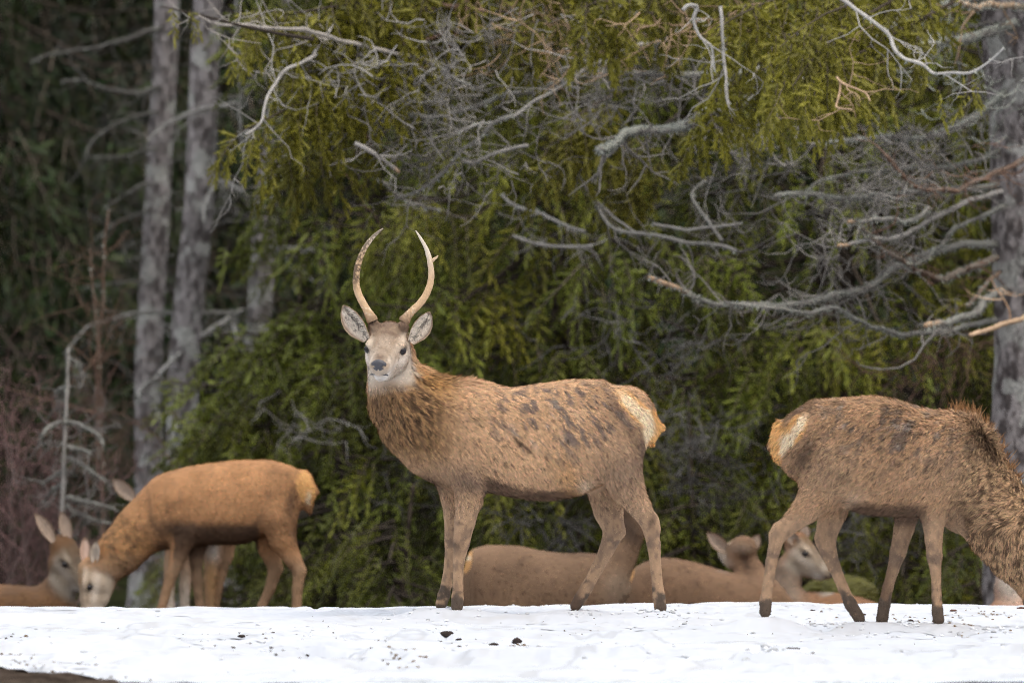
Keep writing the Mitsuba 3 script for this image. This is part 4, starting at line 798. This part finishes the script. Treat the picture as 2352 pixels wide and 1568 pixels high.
# ---- the lichened spruce on the right
big = name('lichened_spruce'); tag(big, 'big spruce with grey lichened trunk at the right edge and long bare branches', 'spruce')
bx, by = at(2362, 900, 53.5)[:2]; gz = float(base_ground(np.array(bx), np.array(by)))
trunk(big, [bx + .05, by, gz - .2], [bx - .02, by, 9.5], .30, .235, 40, 150, .10, 301)
tw = Twigs(); B = big + '__branch'
for i, (pts, d0, d1, r0, r1, tone, li, tip, n) in enumerate((
    ([(2290, 560), (2168, 570), (2068, 607), (2018, 640), (1968, 665), (1918, 680), (1868, 692), (1768, 700), (1658, 700), (1598, 682), (1568, 665), (1496, 636)], 53.4, 51.0, .021, .013, GREYW, .45, RAWW, 26),
    ([(2290, 590), (2233, 615), (2193, 630), (2163, 640), (2118, 625), (2078, 602), (2033, 575), (2008, 545), (1983, 522)], 53.3, 51.5, .022, .010, BROWNW, .35, None, 10),
    ([(2300, 440), (2180, 480), (2123, 515), (2068, 542), (2018, 552), (1968, 557), (1925, 562)], 53.3, 51.2, .015, .010, PALEW * .8, .1, RAWW * .9, 8),
    ([(2300, 425), (2168, 438), (2098, 437), (2043, 445), (1993, 455), (1948, 460), (1893, 450), (1843, 447), (1778, 452)], 53.4, 51.9, .019, .012, GREYW, .6, None, 16),
    ([(2130, 480), (2088, 507), (2030, 508), (1950, 510)], 52.2, 51.2, .012, .010, GREYW * 1.1, .3, RAWW * .8, 4),
    ([(2352, 360), (2288, 400), (2233, 425), (2193, 440), (2123, 435), (2088, 415), (2033, 355)], 53.0, 51.6, .014, .010, BROWNW * 1.3, .1, None, 8),
    ([(2290, -20), (2200, 5), (2118, 35), (2043, 60), (1988, 100), (1928, 140), (1850, 170), (1768, 200), (1693, 240), (1633, 250), (1568, 290), (1509, 300), (1444, 305), (1409, 335), (1374, 345)], 53.4, 50.0, .034, .020, GREYW * .95, .9, None, 30),
    ([(2370, 35), (2268, 75), (2193, 95), (2118, 105), (2050, 118)], 53.4, 51.2, .026, .018, GREYW * .8, .95, None, 14),
    ([(2370, 18), (2310, 12), (2250, 14), (2205, 8)], 53.2, 50.9, .017, .014, RAWW * .85, .25, None, 3),
    ([(1905, -10), (1958, 20), (2038, 80), (2053, 115), (2083, 135), (2118, 147), (2148, 170), (2183, 165), (2218, 165), (2268, 140), (2303, 108)], 47.6, 46.9, .010, .005, PALEW * 1.15, .1, None, 8),
    ([(2300, 670), (2268, 685), (2238, 720), (2188, 735), (2128, 750)], 53.2, 51.2, .021, .017, GREYW, .4, RAWW * .9, 3),
    ([(2360, 728), (2288, 750), (2228, 767)], 52.5, 50.2, .014, .012, RAWW, .0, RAWW * 1.2, 1),
    ([(2290, 735), (2218, 750), (2168, 765), (2093, 767), (2043, 762), (2003, 750), (1948, 720), (1918, 702), (1853, 718), (1783, 710), (1668, 698)], 53.3, 51.4, .014, .008, GREYW, .4, None, 16),
    ([(2310, 210), (2268, 245), (2218, 275), (2160, 300), (2090, 318), (2020, 322), (1960, 325), (1905, 330)], 53.3, 51.8, .020, .010, GREYW * .9, .8, None, 34),
    ([(2310, 470), (2250, 500), (2190, 530), (2150, 575), (2100, 610)], 53.3, 52.2, .012, .006, GREYW * .7, .4, None, 10),
    ([(2300, 345), (2240, 370), (2170, 385), (2080, 388), (2000, 395), (1930, 402), (1880, 420), (1850, 470)], 53.4, 52.2, .012, .006, GREYW * .75, .4, None, 18),
    ([(2295, 630), (2262, 665), (2225, 700)], 53.2, 51.9, .011, .008, BROWNW, .2, None, 3),
    ([(1540, 90), (1509, 100), (1449, 107), (1409, 122), (1359, 150), (1329, 165), (1284, 200), (1224, 235), (1179, 265), (1134, 277), (1084, 285), (1049, 300)], 51.0, 50.6, .013, .007, PALEW * .8, .15, None, 18),
    ([(1850, 135), (1700, 165), (1560, 172), (1440, 165), (1304, 178), (1234, 210), (1159, 220), (1099, 245), (1024, 265), (974, 267), (919, 260), (884, 250), (864, 222)], 51.6, 50.6, .020, .009, GREYW * 1.05, .5, None, 30),
    ([(1180, 262), (1134, 282), (1104, 320), (1064, 345), (1024, 395), (989, 425), (949, 445), (909, 452)], 50.6, 50.9, .010, .006, GREYW, .3, None, 14),
    ([(1210, 330), (1159, 345), (1114, 360), (1084, 372), (1059, 367)], 50.8, 50.7, .010, .007, PALEW * .8, .1, None, 6),
    ([(814, 332), (859, 355), (884, 372), (914, 395)], 50.3, 50.6, .012, .009, PALEW, .0, RAWW, 3),
    ([(1299, 370), (1324, 395), (1349, 440), (1374, 480), (1399, 520), (1439, 535), (1494, 542), (1568, 557), (1658, 567), (1693, 577)], 53.5, 52.6, .009, .011, GREYW * 1.1, .2, None, 12),
    ([(1334, 415), (1384, 480), (1430, 520), (1470, 540)], 53.3, 53.0, .007, .009, GREYW, .1, None, 4),
    ([(1623, 410), (1593, 445), (1608, 485), (1633, 515), (1658, 555)], 53.2, 52.8, .007, .010, GREYW, .2, None, 6),
    ([(1500, 510), (1568, 522), (1633, 520), (1708, 510)], 53.0, 52.8, .008, .008, PALEW * .8, .1, None, 4),
    ([(960, -10), (1024, 10), (1060, 14), (1110, 24)], 51.2, 51.0, .013, .012, BROWNW * 1.4, .0, None, 3),
    ([(1090, 44), (1079, 50), (1024, 75), (974, 90), (914, 93), (864, 82), (800, 66)], 51.2, 51.0, .013, .008, BROWNW * 1.3, .0, None, 8),
    ([(989, 145), (1034, 170), (1089, 200)], 50.8, 50.8, .009, .008, GREYW * 1.2, .2, None, 3),
    ([(940, 160), (959, 145), (999, 125), (1059, 105), (1104, 75), (1150, 40)], 50.9, 51.4, .007, .008, PALEW * .8, .1, None, 6),
    ([(1440, -20), (1429, 0), (1399, 40), (1359, 70), (1334, 90)], 50.2, 50.2, .010, .006, PALEW * .8, .1, None, 6),
    ([(1404, 40), (1384, 80), (1399, 110), (1432, 144)], 50.2, 50.2, .010, .008, PALEW * .75, .2, RAWW, 3),
    ([(1000, 150), (900, 120), (800, 96), (730, 80), (690, 67), (625, 65), (550, 57), (510, 60), (480, 50), (455, 36)], 51.0, 49.0, .013, .007, PALEW * .85 + RAWW * .1, .0, None, 16),
    ([(725, 125), (700, 142), (655, 170), (625, 210), (610, 235), (595, 285), (560, 308)], 50.4, 49.6, .010, .005, PALEW, .0, None, 12),
    ([(760, 60), (745, 95), (722, 125)], 50.6, 50.4, .012, .009, PALEW, .0, None, 4),
    ([(1565, 20), (1580, 6), (1600, 12), (1592, 40), (1607, 80), (1635, 110), (1640, 160)], 47.8, 47.9, .009, .006, PALEW, .1, None, 4),
    ([(1657, 20), (1658, 70), (1664, 140), (1668, 190), (1678, 240)], 48.0, 48.0, .009, .006, PALEW, .1, None, 4),
    ([(1925, 180), (1940, 192), (1975, 205), (1990, 215), (1998, 232)], 47.4, 47.2, .006, .004, RAWW * .9, .0, None, 3),
    ([(1928, 185), (1926, 215), (1918, 240), (1960, 246)], 47.4, 47.2, .006, .004, RAWW * .8, .0, None, 2),
    ([(830, 260), (800, 290), (770, 370), (800, 400), (815, 430)], 51.5, 51.2, .008, .006, BROWNW * 1.2, .0, None, 6),
    ([(1010, 480), (960, 470), (900, 440), (860, 400)], 54, 53, .008, .006, GREYW, .1, None, 6),
    ([(1155, 450), (1210, 480), (1260, 498), (1340, 530)], 56, 55, .009, .008, GREYW, .1, None, 8),
    ([(1180, 545), (1230, 560), (1300, 566), (1360, 566)], 57, 57, .010, .009, PALEW * .7, .1, None, 6))):
    limb(B, pts, d0, d1, r0 * 1.2, r1 * 1.15, tone, 400 + i, li, tip, None, tw, n, .42)
r = np.random.default_rng(55)
for (a, b, n, L, col, d) in ((1050, 110, 60, .4, GREYW, 50.6), (1350, 230, 60, .4, GREYW * 1.1, 50.8), (870, 180, 50, .35, PALEW * .6, 50.5), (1000, 330, 50, .35, GREYW, 50.8), (1900, 90, 40, .35, GREYW * 1.1, 50), (2080, 420, 60, .4, GREYW * 1.1, 52.3), (1960, 560, 50, .4, GREYW, 52), (1750, 330, 50, .4, GREYW, 52), (1150, 380, 30, .3, GREYW, 51), (1640, 60, 40, .3, RAWW * .6, 49.5), (2200, 200, 50, .3, LICH * .9, 52.3), (2150, 360, 60, .42, GREYW * .95, 52.4), (2060, 330, 40, .40, GREYW * .85, 52.2), (2230, 400, 34, .35, BROWNW * 1.3, 52.6), (1300, 120, 46, .34, RAWW * .55, 50.8), (1240, 60, 26, .30, GREYW, 51), (1020, 200, 46, .36, GREYW * .8, 51), (1100, 240, 34, .34, GREYW * .9, 50.9), (900, 300, 40, .32, GREYW, 50.9),
                          (1500, 150, 30, .4, GREYW * .7, 51.5), (1560, 200, 50, .42, GREYW * .6, 51.6), (1700, 420, 40, .45, GREYW * .6, 54), (1900, 480, 40, .45, GREYW * .5, 53), (2000, 690, 26, .4, GREYW * .6, 52.5), (1150, 60, 20, .3, RAWW * .5, 51), (780, 150, 34, .32, PALEW * .6, 50.8), (2190, 60, 30, .26, LICH * .8, 52.4), (2250, 300, 40, .30, LICH * .8, 52.6)):
    for _ in range(int(n * (.35 if a > 2120 else .75))):
        o = at(a + r.normal(0, 65), b + r.normal(0, 34), d + r.normal(0, .35)); sprig(tw, o, np.array([-.8, 0, r.normal(0, .2)]), L * r.uniform(.4, 1.2), .0048, col * r.uniform(.5, 1.8), r)
tw.put(big + '__dead_twigs', None)
# living boughs of the same tree that hang in front of the wall of spruces
cr = Crown(77, True)
for pts, d0, d1, n, tint, sc, fr in (
    ([(2260, -90), (2040, -20), (1900, 30), (1790, 110)], 50.5, 47.4, 60, OLIVE * .82, .82, .8), ([(2150, -40), (1980, 40), (1880, 120), (1820, 200)], 50, 47.2, 46, OLIVE * .85, .80, .8), ([(2200, 0), (2050, 80), (1930, 150), (1880, 215)], 50, 47.6, 34, OLIVE * .75, .8, .7),
    ([(2100, -70), (1900, -40), (1750, 10), (1640, 70)], 50, 48.2, 52, OLIVE * .75, .85, .7), ([(1900, 60), (1780, 120), (1690, 190), (1630, 240)], 49.6, 48.6, 40, OLIVE * .75, .85, .7), ([(1800, -90), (1600, -60), (1450, -20), (1330, 20)], 51, 49.8, 50, OLIVE * .62, .9, .6),
    ([(1600, 40), (1450, 30), (1300, 40), (1180, 60)], 51.4, 50.8, 34, OLIVE * .55, .85, .6), ([(1500, -110), (1250, -70), (1000, -50), (760, -20)], 52, 50.6, 70, OLIVE * .6, .9, .6), ([(1250, 40), (1050, 20), (880, 30), (700, 60)], 51.6, 50.6, 52, OLIVE * .66, .85, .7), ([(1150, 110), (980, 110), (800, 130), (640, 180)], 51.4, 50.2, 50, OLIVE * .7, .8, .7),
    ([(1050, 190), (900, 190), (760, 210), (620, 270), (540, 310)], 51.2, 49.8, 44, OLIVE * .75, .75, .8), ([(720, 90), (600, 70), (480, 40), (370, 15)], 49.6, 49.0, 9, OLIVE * .9, .5, .9), ([(1000, -30), (800, 10), (660, 30), (580, 20)], 51, 50.2, 40, OLIVE * .66, .85, .7), ([(900, 230), (820, 270), (740, 310), (640, 360)], 51.4, 50.6, 30, OLIVE * .62, .8, .6),
    ([(1250, 150), (1150, 150), (1050, 160), (950, 190)], 51.8, 51.2, 26, GREEN * 1.1, .85, .5), ([(2230, 165), (2225, 190), (2222, 225)], 47.2, 47.1, 4, OLIVE * .95, .42, .9), ([(1430, 210), (1350, 250), (1280, 310), (1240, 380)], 53.5, 53, 30, OLIVE * .62, .9, .7), ([(1560, 260), (1480, 330), (1420, 400)], 54, 53.5, 26, OLIVE * .6, .9, .7)):
    cr.bough([at(a, b, d0 + (d1 - d0) * i / (len(pts) - 1)) for i, (a, b) in enumerate(pts)], .013, n, tint, sc, .12, fresh=fr, side=.22)
for q in range(46):                       # its upper crown, above the frame
    z = 4.2 + q * .13; a = r.uniform(-math.pi, math.pi) if q % 3 else r.uniform(2.4, 3.9); L = r.uniform(2.0, 3.4) * (1 - q / 70); d = np.array([math.cos(a), math.sin(a), 0])
    cr.bough([np.array([bx, by, z]) + d * L * k - np.array([0, 0, .25 * L * k * (1.4 - k)]) for k in (0, .35, .7, 1)], .02, int(6 * L), GREEN, 2.0, .2, fresh=.5, lite=True, side=.3)
cr.put(big + '__crown', 'olive green living sprays among the bare branches')
# ---- paired grey trunks on the left and the half hidden third
def bare_trunk(key, lab, b, t, d, r0, r1, seed, branches, H=9.0, group=None):
    k = name(key); tag(k, lab, 'bare spruce', group)
    p0, p1 = at(*b, d), at(*t, d); dirv = (p1 - p0) / (p1[2] - p0[2]); g = float(base_ground(np.array(p0[0]), np.array(d))) - .2
    trunk(k, p0 + dirv * (g - p0[2]), p0 + dirv * (H - p0[2]), r0, r1, 24, 90, .06, seed); rr = np.random.default_rng(seed); tb = Twigs()
    for i, (pts, dd, ra, tone) in enumerate(branches): limb(k + '__branch', pts, d - r0 * .5, d + dd, ra, ra * .5, tone, seed + 10 + i, .15, None, None, tb, 9, .5)
    for z in np.arange(g + .8, 4.4, .17):   # whorls of short dead stubs
        for _ in range(2):
            o = p0 + dirv * (z + rr.uniform(-.1, .1) - p0[2]); a = rr.uniform(0, 2 * math.pi); dv = np.array([math.cos(a), math.sin(a) * .8 - .2, rr.normal(-.05, .15)])
            sprig(tb, o + unit(dv) * r0 * .7, dv * 2.2, rr.uniform(.15, .5), .0065, GREYW * rr.uniform(.2, .7), rr, 1, .05)  # stubs toned down: forest shade carried in the wood colour
    tb.put(k + '__dead_twigs', None); return k
bare_trunk('bare_spruce', 'left trunk of the pair of grey spruce trunks, darker and slightly leaning', (333, 1300), (378, 0), 68.0, .115, .085, 501,
    [([(372, 62), (345, 67), (300, 85), (240, 100), (175, 117), (75, 135)], -1.2, .018, GREYW * .5), ([(366, 200), (345, 205), (300, 215), (230, 200), (185, 187), (140, 187)], -1, .022, GREYW * .5), ([(362, 256), (345, 260), (300, 270), (250, 295), (215, 325), (197, 355)], -.8, .014, GREYW * .5),
     ([(360, 340), (340, 345), (280, 357), (220, 360), (195, 362)], -.6, .016, GREYW * .5), ([(350, 420), (320, 428), (280, 450), (240, 475)], -.6, .012, GREYW * .45), ([(345, 480), (325, 487), (270, 515), (220, 545)], -.5, .012, GREYW * .45), ([(335, 585), (310, 592), (290, 595), (284, 570), (305, 556)], -.5, .010, GREYW * .5), ([(330, 640), (290, 648), (240, 655), (190, 662)], -.7, .010, GREYW * .5)], group='pair of grey trunks')
bare_trunk('bare_spruce', 'right trunk of the pair of grey spruce trunks, paler and lichened', (408, 1200), (484, 0), 66.0, .125, .10, 502,
    [([(470, 235), (545, 235), (500, 240), (450, 255), (410, 270), (370, 295), (340, 325)][1:], -1.2, .016, PALEW * .75), ([(490, 430), (510, 420), (535, 425), (560, 440)], -.6, .022, GREYW * 1.1), ([(500, 420), (485, 440), (472, 480), (470, 515)], -1.0, .017, PALEW * .7), ([(430, 960), (408, 988), (385, 1040), (370, 1079)], -1.6, .014, PALEW * .8),
     ([(500, 120), (530, 132), (570, 125), (600, 118)], .3, .012, GREYW * .5), ([(490, 220), (540, 225), (580, 185), (600, 170)], .3, .012, GREYW * .8), ([(430, 930), (470, 936), (500, 930), (540, 935)], .2, .012, GREYW), ([(430, 1000), (480, 1012), (520, 1008)], .2, .012, GREYW)], group='pair of grey trunks')
bare_trunk('bare_spruce', 'grey trunk half hidden by green boughs right of the pair, with a pale forked branch', (552, 1080), (648, 180), 67.2, .105, .085, 503,
    [([(560, 712), (530, 716), (400, 717), (325, 719), (240, 735), (190, 765), (150, 810)], -2.2, .017, PALEW * .6), ([(545, 718), (520, 735), (451, 778), (395, 830), (344, 877), (314, 911)], -2.4, .022, PALEW * .8), ([(530, 720), (540, 760), (556, 800), (566, 815)], -2.0, .018, PALEW * .75), ([(590, 565), (640, 570), (690, 573), (735, 570)], -2.0, .020, GREYW * 1.1)])
k = name('dead_pole'); tag(k, 'thin straight dead pole hanging upright beside the paired grey trunks', 'dead pole'); limb(k + '__stem', [(543, -40), (543, 35), (547, 150), (552, 250), (565, 380)], 63.5, 63.5, .016, .010, PALEW * .75, 520, .1); 
# ---- dead sapling, thin stems and the reddish thicket at the left
k = name('dead_sapling'); tag(k, 'small dead grey spruce sapling with drooping bare side branches at the left edge', 'dead sapling')
limb(k + '__stem', [(138, 1290), (142, 1180), (158, 799)], 57, 57, .0155, .010, PALEW * .85, 530, .15, wob=.25)
tb = Twigs()
for i, pts in enumerate(([(157, 968), (135, 970), (107, 984), (95, 1000)], [(159, 968), (185, 974), (202, 984), (228, 1001), (236, 1020)], [(155, 1027), (180, 1030), (206, 1040)], [(155, 1050), (193, 1074), (241, 1109)], [(150, 1143), (206, 1152), (271, 1173)], [(150, 1163), (185, 1182), (253, 1199)], [(159, 826), (178, 836), (186, 862)], [(158, 890), (140, 894), (118, 912)], [(152, 1080), (125, 1090), (98, 1106)], [(150, 1110), (120, 1130), (90, 1160)])):
    limb(k + '__branch', pts, 57, 56.6 + .1 * i, .014, .006, PALEW * .55, 540 + i, .3, None, None, tb, 9, .26)
tb.put(k + '__dead_twigs', None)
for pts, lab, sd in (([(234, 1240), (233, 1000), (232, 780), (238, 600), (246, 480)], 'thin brown bare stem rising between the dead sapling and the paired trunks', 560), ([(226, 1100), (222, 800), (214, 680), (205, 570)], 'short reddish bare stem close to the thin brown stem', 561)):
    k = name('thin_sapling'); tag(k, lab, 'sapling', 'thin bare saplings'); tb = Twigs(); limb(k + '__stem', pts, 59.5, 59.5, .014, .007, BROWNW * .9, sd, .1, None, None, tb, 26, .6); tb.put(k + '__dead_twigs', None)
k = name('bare_thicket'); tag(k, 'reddish purple thicket of bare twigs at the left edge behind the dark resting hind', 'bush'); tb, st = Twigs(), Twigs(); r = np.random.default_rng(66)
for _ in range(90):
    b = at(r.uniform(-160, 190), 1330, 58 + r.uniform(-.9, .9)); b[2] = -.70; L = r.uniform(.9, 1.75) * (1 - .35 * max(0, b[0] + 3.2)); d = unit([r.normal(.05, .25), r.normal(0, .2), 1.0]); P = [b]
    for i in range(6): d = unit(d + r.normal(0, .13, 3)); P.append(P[-1] + d * L / 6)
    c = np.array([.115, .088, .084]) * r.uniform(.3, 1.9); st.add_curve(P[:6], .0078, c)
    for _ in range(9): sprig(tb, P[r.integers(1, 7)], d * 1.8, r.uniform(.15, .5), .0034, c * np.array([1.15, .95, .98]), r, 1, -.25)
st.put(k + '__stems', None); tb.put(k + '__twigs', None)
# ---- young spruces at the foot of the wall, brushwood between
for px, d, H, R, lab, tint in ((770, 60.5, 2.0, .95, 'young spruce behind the rump of the grazing hind', GREEN * .95), (905, 58.5, 1.1, .7, 'low young spruce left of the front legs of the stag', GREEN), (640, 62.5, 2.6, 1.0, 'young spruce above the back of the grazing hind', GREEN * .95), (1290, 60, 1.3, .8, 'low young spruce under the belly of the stag', GREEN * .8),
                         (1600, 59.5, 1.7, .8, 'young spruce between the stag and the grazing deer', GREEN * .8), (2080, 60, 1.5, .8, 'young spruce under the belly of the grazing deer', GREEN * .75), (2240, 58, 1.2, .6, 'low young spruce at the foot of the lichened trunk', GREEN * .8), (500, 61, 1.1, .7, 'low young spruce between the legs of the grazing hind', GREEN * .7)):
    x, y = at(px, 1000, d)[:2]
    spruce('young_spruce', x, y, H, (lambda R: (lambda t: R * (1 - t) ** .7 + .08))(R), .05, 9, lab, tint, 700 + int(px), trunk_r=.014, per=6, dz=.19, dens=8, fresh=.4, scale=.85, lean=1.0, front=False, group='young spruces at the foot of the wood')
k = name('brushwood'); tb = Twigs(); r = np.random.default_rng(88)
for a, b, n, sx, sy, col, d in ((690, 985, 16, 26, 14, PALEW * .75, 60), (1650, 1100, 45, 90, 60, GREYW * .4, 58.5), (1560, 1000, 50, 60, 30, GREYW * .8, 58), (2100, 1130, 60, 90, 60, GREYW * .45, 58), (2140, 830, 50, 60, 30, BROWNW * .8, 56), (960, 1080, 30, 40, 40, GREYW * .5, 59), (1250, 1230, 40, 90, 30, GREYW * .5, 58), (1960, 1230, 50, 80, 50, GREYW * .5, 57), (1480, 760, 40, 120, 30, GREYW * .7, 57), (250, 1000, 24, 120, 120, GREYW * .3, 64)):
    for _ in range(n): sprig(tb, at(a + r.normal(0, sx), b + r.normal(0, sy), d + r.normal(0, .5)), np.array([r.normal(0, 1), 0, r.normal(.2, .6)]), r.uniform(.12, .5), .006, col * r.uniform(.5, 1.2), r)  # dark tones at the back paint in the shade between the trees
tb.put(k, 'tangled dead brushwood between the young spruces')
k = name('mossy_boulder'); m = trimesh.creation.icosphere(5, 1.0); v = np.array(m.vertices); v = v * (1 + .25 * (fb(v, 1.3, 4, 5)[:, None] - .5)) + (fb(v, 9, 3, 7)[:, None] - .5) * .22 * v
o = at(1925, 1372, 55.5); c = np.array([.095, .088, .014]) * (.5 + 1.0 * fb(v, 5, 3, 6))[:, None]
put(k, plyn(v * [.26, .24, .15] + o, m.faces, 'mat_leaf', None, c, True), 'rounded boulder covered in yellow green moss behind the looking back hind', 'boulder')
# ---- dirt on the snow
def lump(sd, r3, c, sub=3):
    m = trimesh.creation.icosphere(sub, 1.0); v = np.array(m.vertices); n = fb(v, 1.9, 3, sd); v = v * (.6 + .8 * n[:, None]) + (fb(v, 6, 2, sd + 1)[:, None] - .5) * .35 * v
    return v * r3, m.faces, np.array(c) * (.6 + .8 * fb(v, 4, 2, sd + 2))[:, None]
LUMPS = [lump(3000 + i, np.ones(3), np.ones(3), 1) for i in range(10)]
def scatter(bag, P, a, col, r):
    n = len(P); w = r.integers(0, len(LUMPS), n); th = r.uniform(0, 6.28, n); M = np.zeros((n, 3, 3)); M[:, 0, 0] = M[:, 1, 1] = np.cos(th); M[:, 0, 1] = -np.sin(th); M[:, 1, 0] = np.sin(th); M[:, 2, 2] = .6; M = M * a[:, None, None]
    for k, (v, f, c) in enumerate(LUMPS):
        m = w == k
        if m.any():
            V, Fc, _ = place(v, f, np.ones(len(v)), M[m], P[m] + np.array([0, 0, .2]) * a[m][:, None], np.ones((m.sum(), 3))); bag.add(V, Fc, (np.asarray(col) * r.uniform(.6, 1.3, (m.sum(), 1)))[:, None].repeat(len(v), 1).reshape(-1, 3) * np.tile(c, (m.sum(), 1)))
def ground_pts(px, py):
    py = np.minimum(py, 1580); d = HC * FU / (py - 784)
    for _ in range(5):
        h = snow_z((px - 1176) / FU * d, d); d = d + (HC - (py - 784) / FU * d - h) / ((py - 784) / FU) * .8
    x = (px - 1176) / FU * d; return np.stack([x, d, snow_z(x, d)], -1)
def ground_pt(px, py):
    d = HC * FU / (py - 784)
    for _ in range(6):
        p = at(px, py, d); h = snow_z(np.array([p[0]]), np.array([p[1]]))[0]; d += (p[2] - h) / ((py - 784) / FU) * .8
    p = at(px, py, d); p[2] = snow_z(np.array([p[0]]), np.array([p[1]]))[0]; return p
DIRT, TANF = np.array([.045, .036, .032]), np.array([.16, .11, .065])
for i, (px, py, rx, rz, lab) in enumerate(((1027, 1464, .034, .019, 'largest dark clod on the snow below the front hooves of the stag'), (1191, 1452, .022, .009, 'flat dark clod on the snow under the belly of the stag'), (1187, 1481, .022, .020, 'round dark clod beside a thawed tan patch'), (1179, 1487, .013, .010, 'small dark clod just left of the thawed tan patch'), (1134, 1481, .019, .010, 'dark clod halfway between the largest clod and the thawed tan patch'),
     (1054, 1473, .014, .007, 'small dark clod just right below the largest clod'), (1254, 1497, .017, .007, 'thin dark clod right of the thawed tan patch'), (1821, 1513, .036, .013, 'black clod lying in a hollow of the snow below the grazing deer'), (350, 1459, .020, .007, 'flat dark clod on the snow below the front legs of the grazing hind'), (277, 1482, .011, .006, 'tiny dark clod nearest to the mud at the left corner'),
     (555, 1467, .018, .009, 'dark clod on the snow below the hind legs of the grazing hind'), (1317, 1504, .016, .008, 'dark smear of dirt on the snow below the far hind hoof of the stag'), (799, 1462, .011, .007, 'small dark clod left of the largest clod'), (2091, 1419, .016, .008, 'black dropping on the snow between the front hooves of the grazing deer'), (2190, 1404, .018, .008, 'reddish brown clod right of the near front hoof of the grazing deer'),
     (1905, 1400, .014, .005, 'reddish clod near the crest between the hind hooves of the grazing deer'), (1530, 1505, .016, .007, 'faint dirt clod half sunk in the snow below the near hind hoof of the stag'), (2345, 1396, .02, .009, 'reddish leaf litter clod on the crest at the right edge'))):
    p = ground_pt(px, py); c = DIRT * (2.2 if 'reddish' in lab else 1) * np.array([1.3, .9, .8] if 'reddish' in lab else [1, 1, 1.05]); v, f, cc = lump(900 + i, np.array([rx, rx * .9, rz * .8]) * .95, c)
    put(name('dirt_clod'), plyn(v + p + [0, 0, rz * .35], f, 'mat_wood', None, cc, True), lab, 'clod', 'dirt clods on the snow')
bag = Bag(); r = np.random.default_rng(99)
for px, py, sx, sy, n, col, sz in ((475, 1488, 22, 2.5, 16, DIRT * 1.6, .006), (535, 1490, 26, 2, 16, DIRT * 1.6, .007), (615, 1492, 14, 2, 8, DIRT, .008), (617, 1472, 8, 5, 14, DIRT * 2, .007), (687, 1501, 12, 2, 8, DIRT, .008), (763, 1504, 26, 2, 14, DIRT * 1.4, .008), (865, 1507, 26, 3, 12, DIRT, .009), (915, 1515, 30, 4, 40, TANF, .008), (1187, 1488, 16, 4, 40, TANF, .008), (1030, 1484, 26, 2, 14, DIRT, .008), (1848, 1509, 12, 4, 18, DIRT * 2, .008),
                                   (200, 1530, 20, 8, 10, DIRT * 1.5, .006), (30, 1500, 40, 14, 30, TANF, .008), (40, 1468, 50, 3, 14, DIRT, .007), (2260, 1425, 50, 12, 60, TANF, .006), (2190, 1452, 40, 5, 40, TANF * 1.3, .007), (1890, 1436, 60, 5, 40, TANF * .8, .006), (2065, 1432, 25, 6, 24, TANF, .006), (1885, 1411, 40, 3, 14, DIRT * 1.5, .008), (1760, 1424, 14, 3, 14, DIRT, .005), (1517, 1410, 14, 3, 12, DIRT, .004), (1000, 1410, 30, 3, 14, DIRT, .004), (1300, 1450, 160, 14, 40, DIRT * 1.4, .004), (700, 1460, 260, 20, 40, DIRT * 1.4, .005), (1700, 1470, 260, 24, 30, DIRT * 1.4, .004), (1330, 1440, 500, 26, 50, DIRT * 1.6, .003), (110, 1555, 100, 5, 40, TANF * .6, .007)):
    scatter(bag, ground_pts(px + r.normal(0, sx, n), py + r.normal(0, sy, n)), sz * r.uniform(.3, 1.2, n), col, r)
bag.put('dirt_crumbs', 'mat_wood', 'crumbs of dirt and litter strewn over the snow', 'stuff')
bag = Bag()                               # lumps of old wet snow and kicked up crumbs of it
for px, py, sx, sy, n, sz in ((1900, 1438, 110, 5, 160, .008), (2150, 1446, 120, 6, 180, .008), (1540, 1408, 60, 3, 40, .009), (1330, 1410, 30, 2, 20, .008), (1030, 1411, 60, 3, 26, .008), (1000, 1460, 700, 40, 120, .008), (1150, 1391, 620, 2.0, 160, .005), (1780, 1500, 60, 6, 24, .014)):
    scatter(bag, ground_pts(px + r.normal(0, sx, n), py + r.normal(0, sy, n)), sz * r.uniform(.4, 1.5, n), np.array([.64, .665, .70]), r)
bag.put('snow_crumbs', 'mat_wood', 'kicked up crumbs of old snow around the hooves', 'stuff')
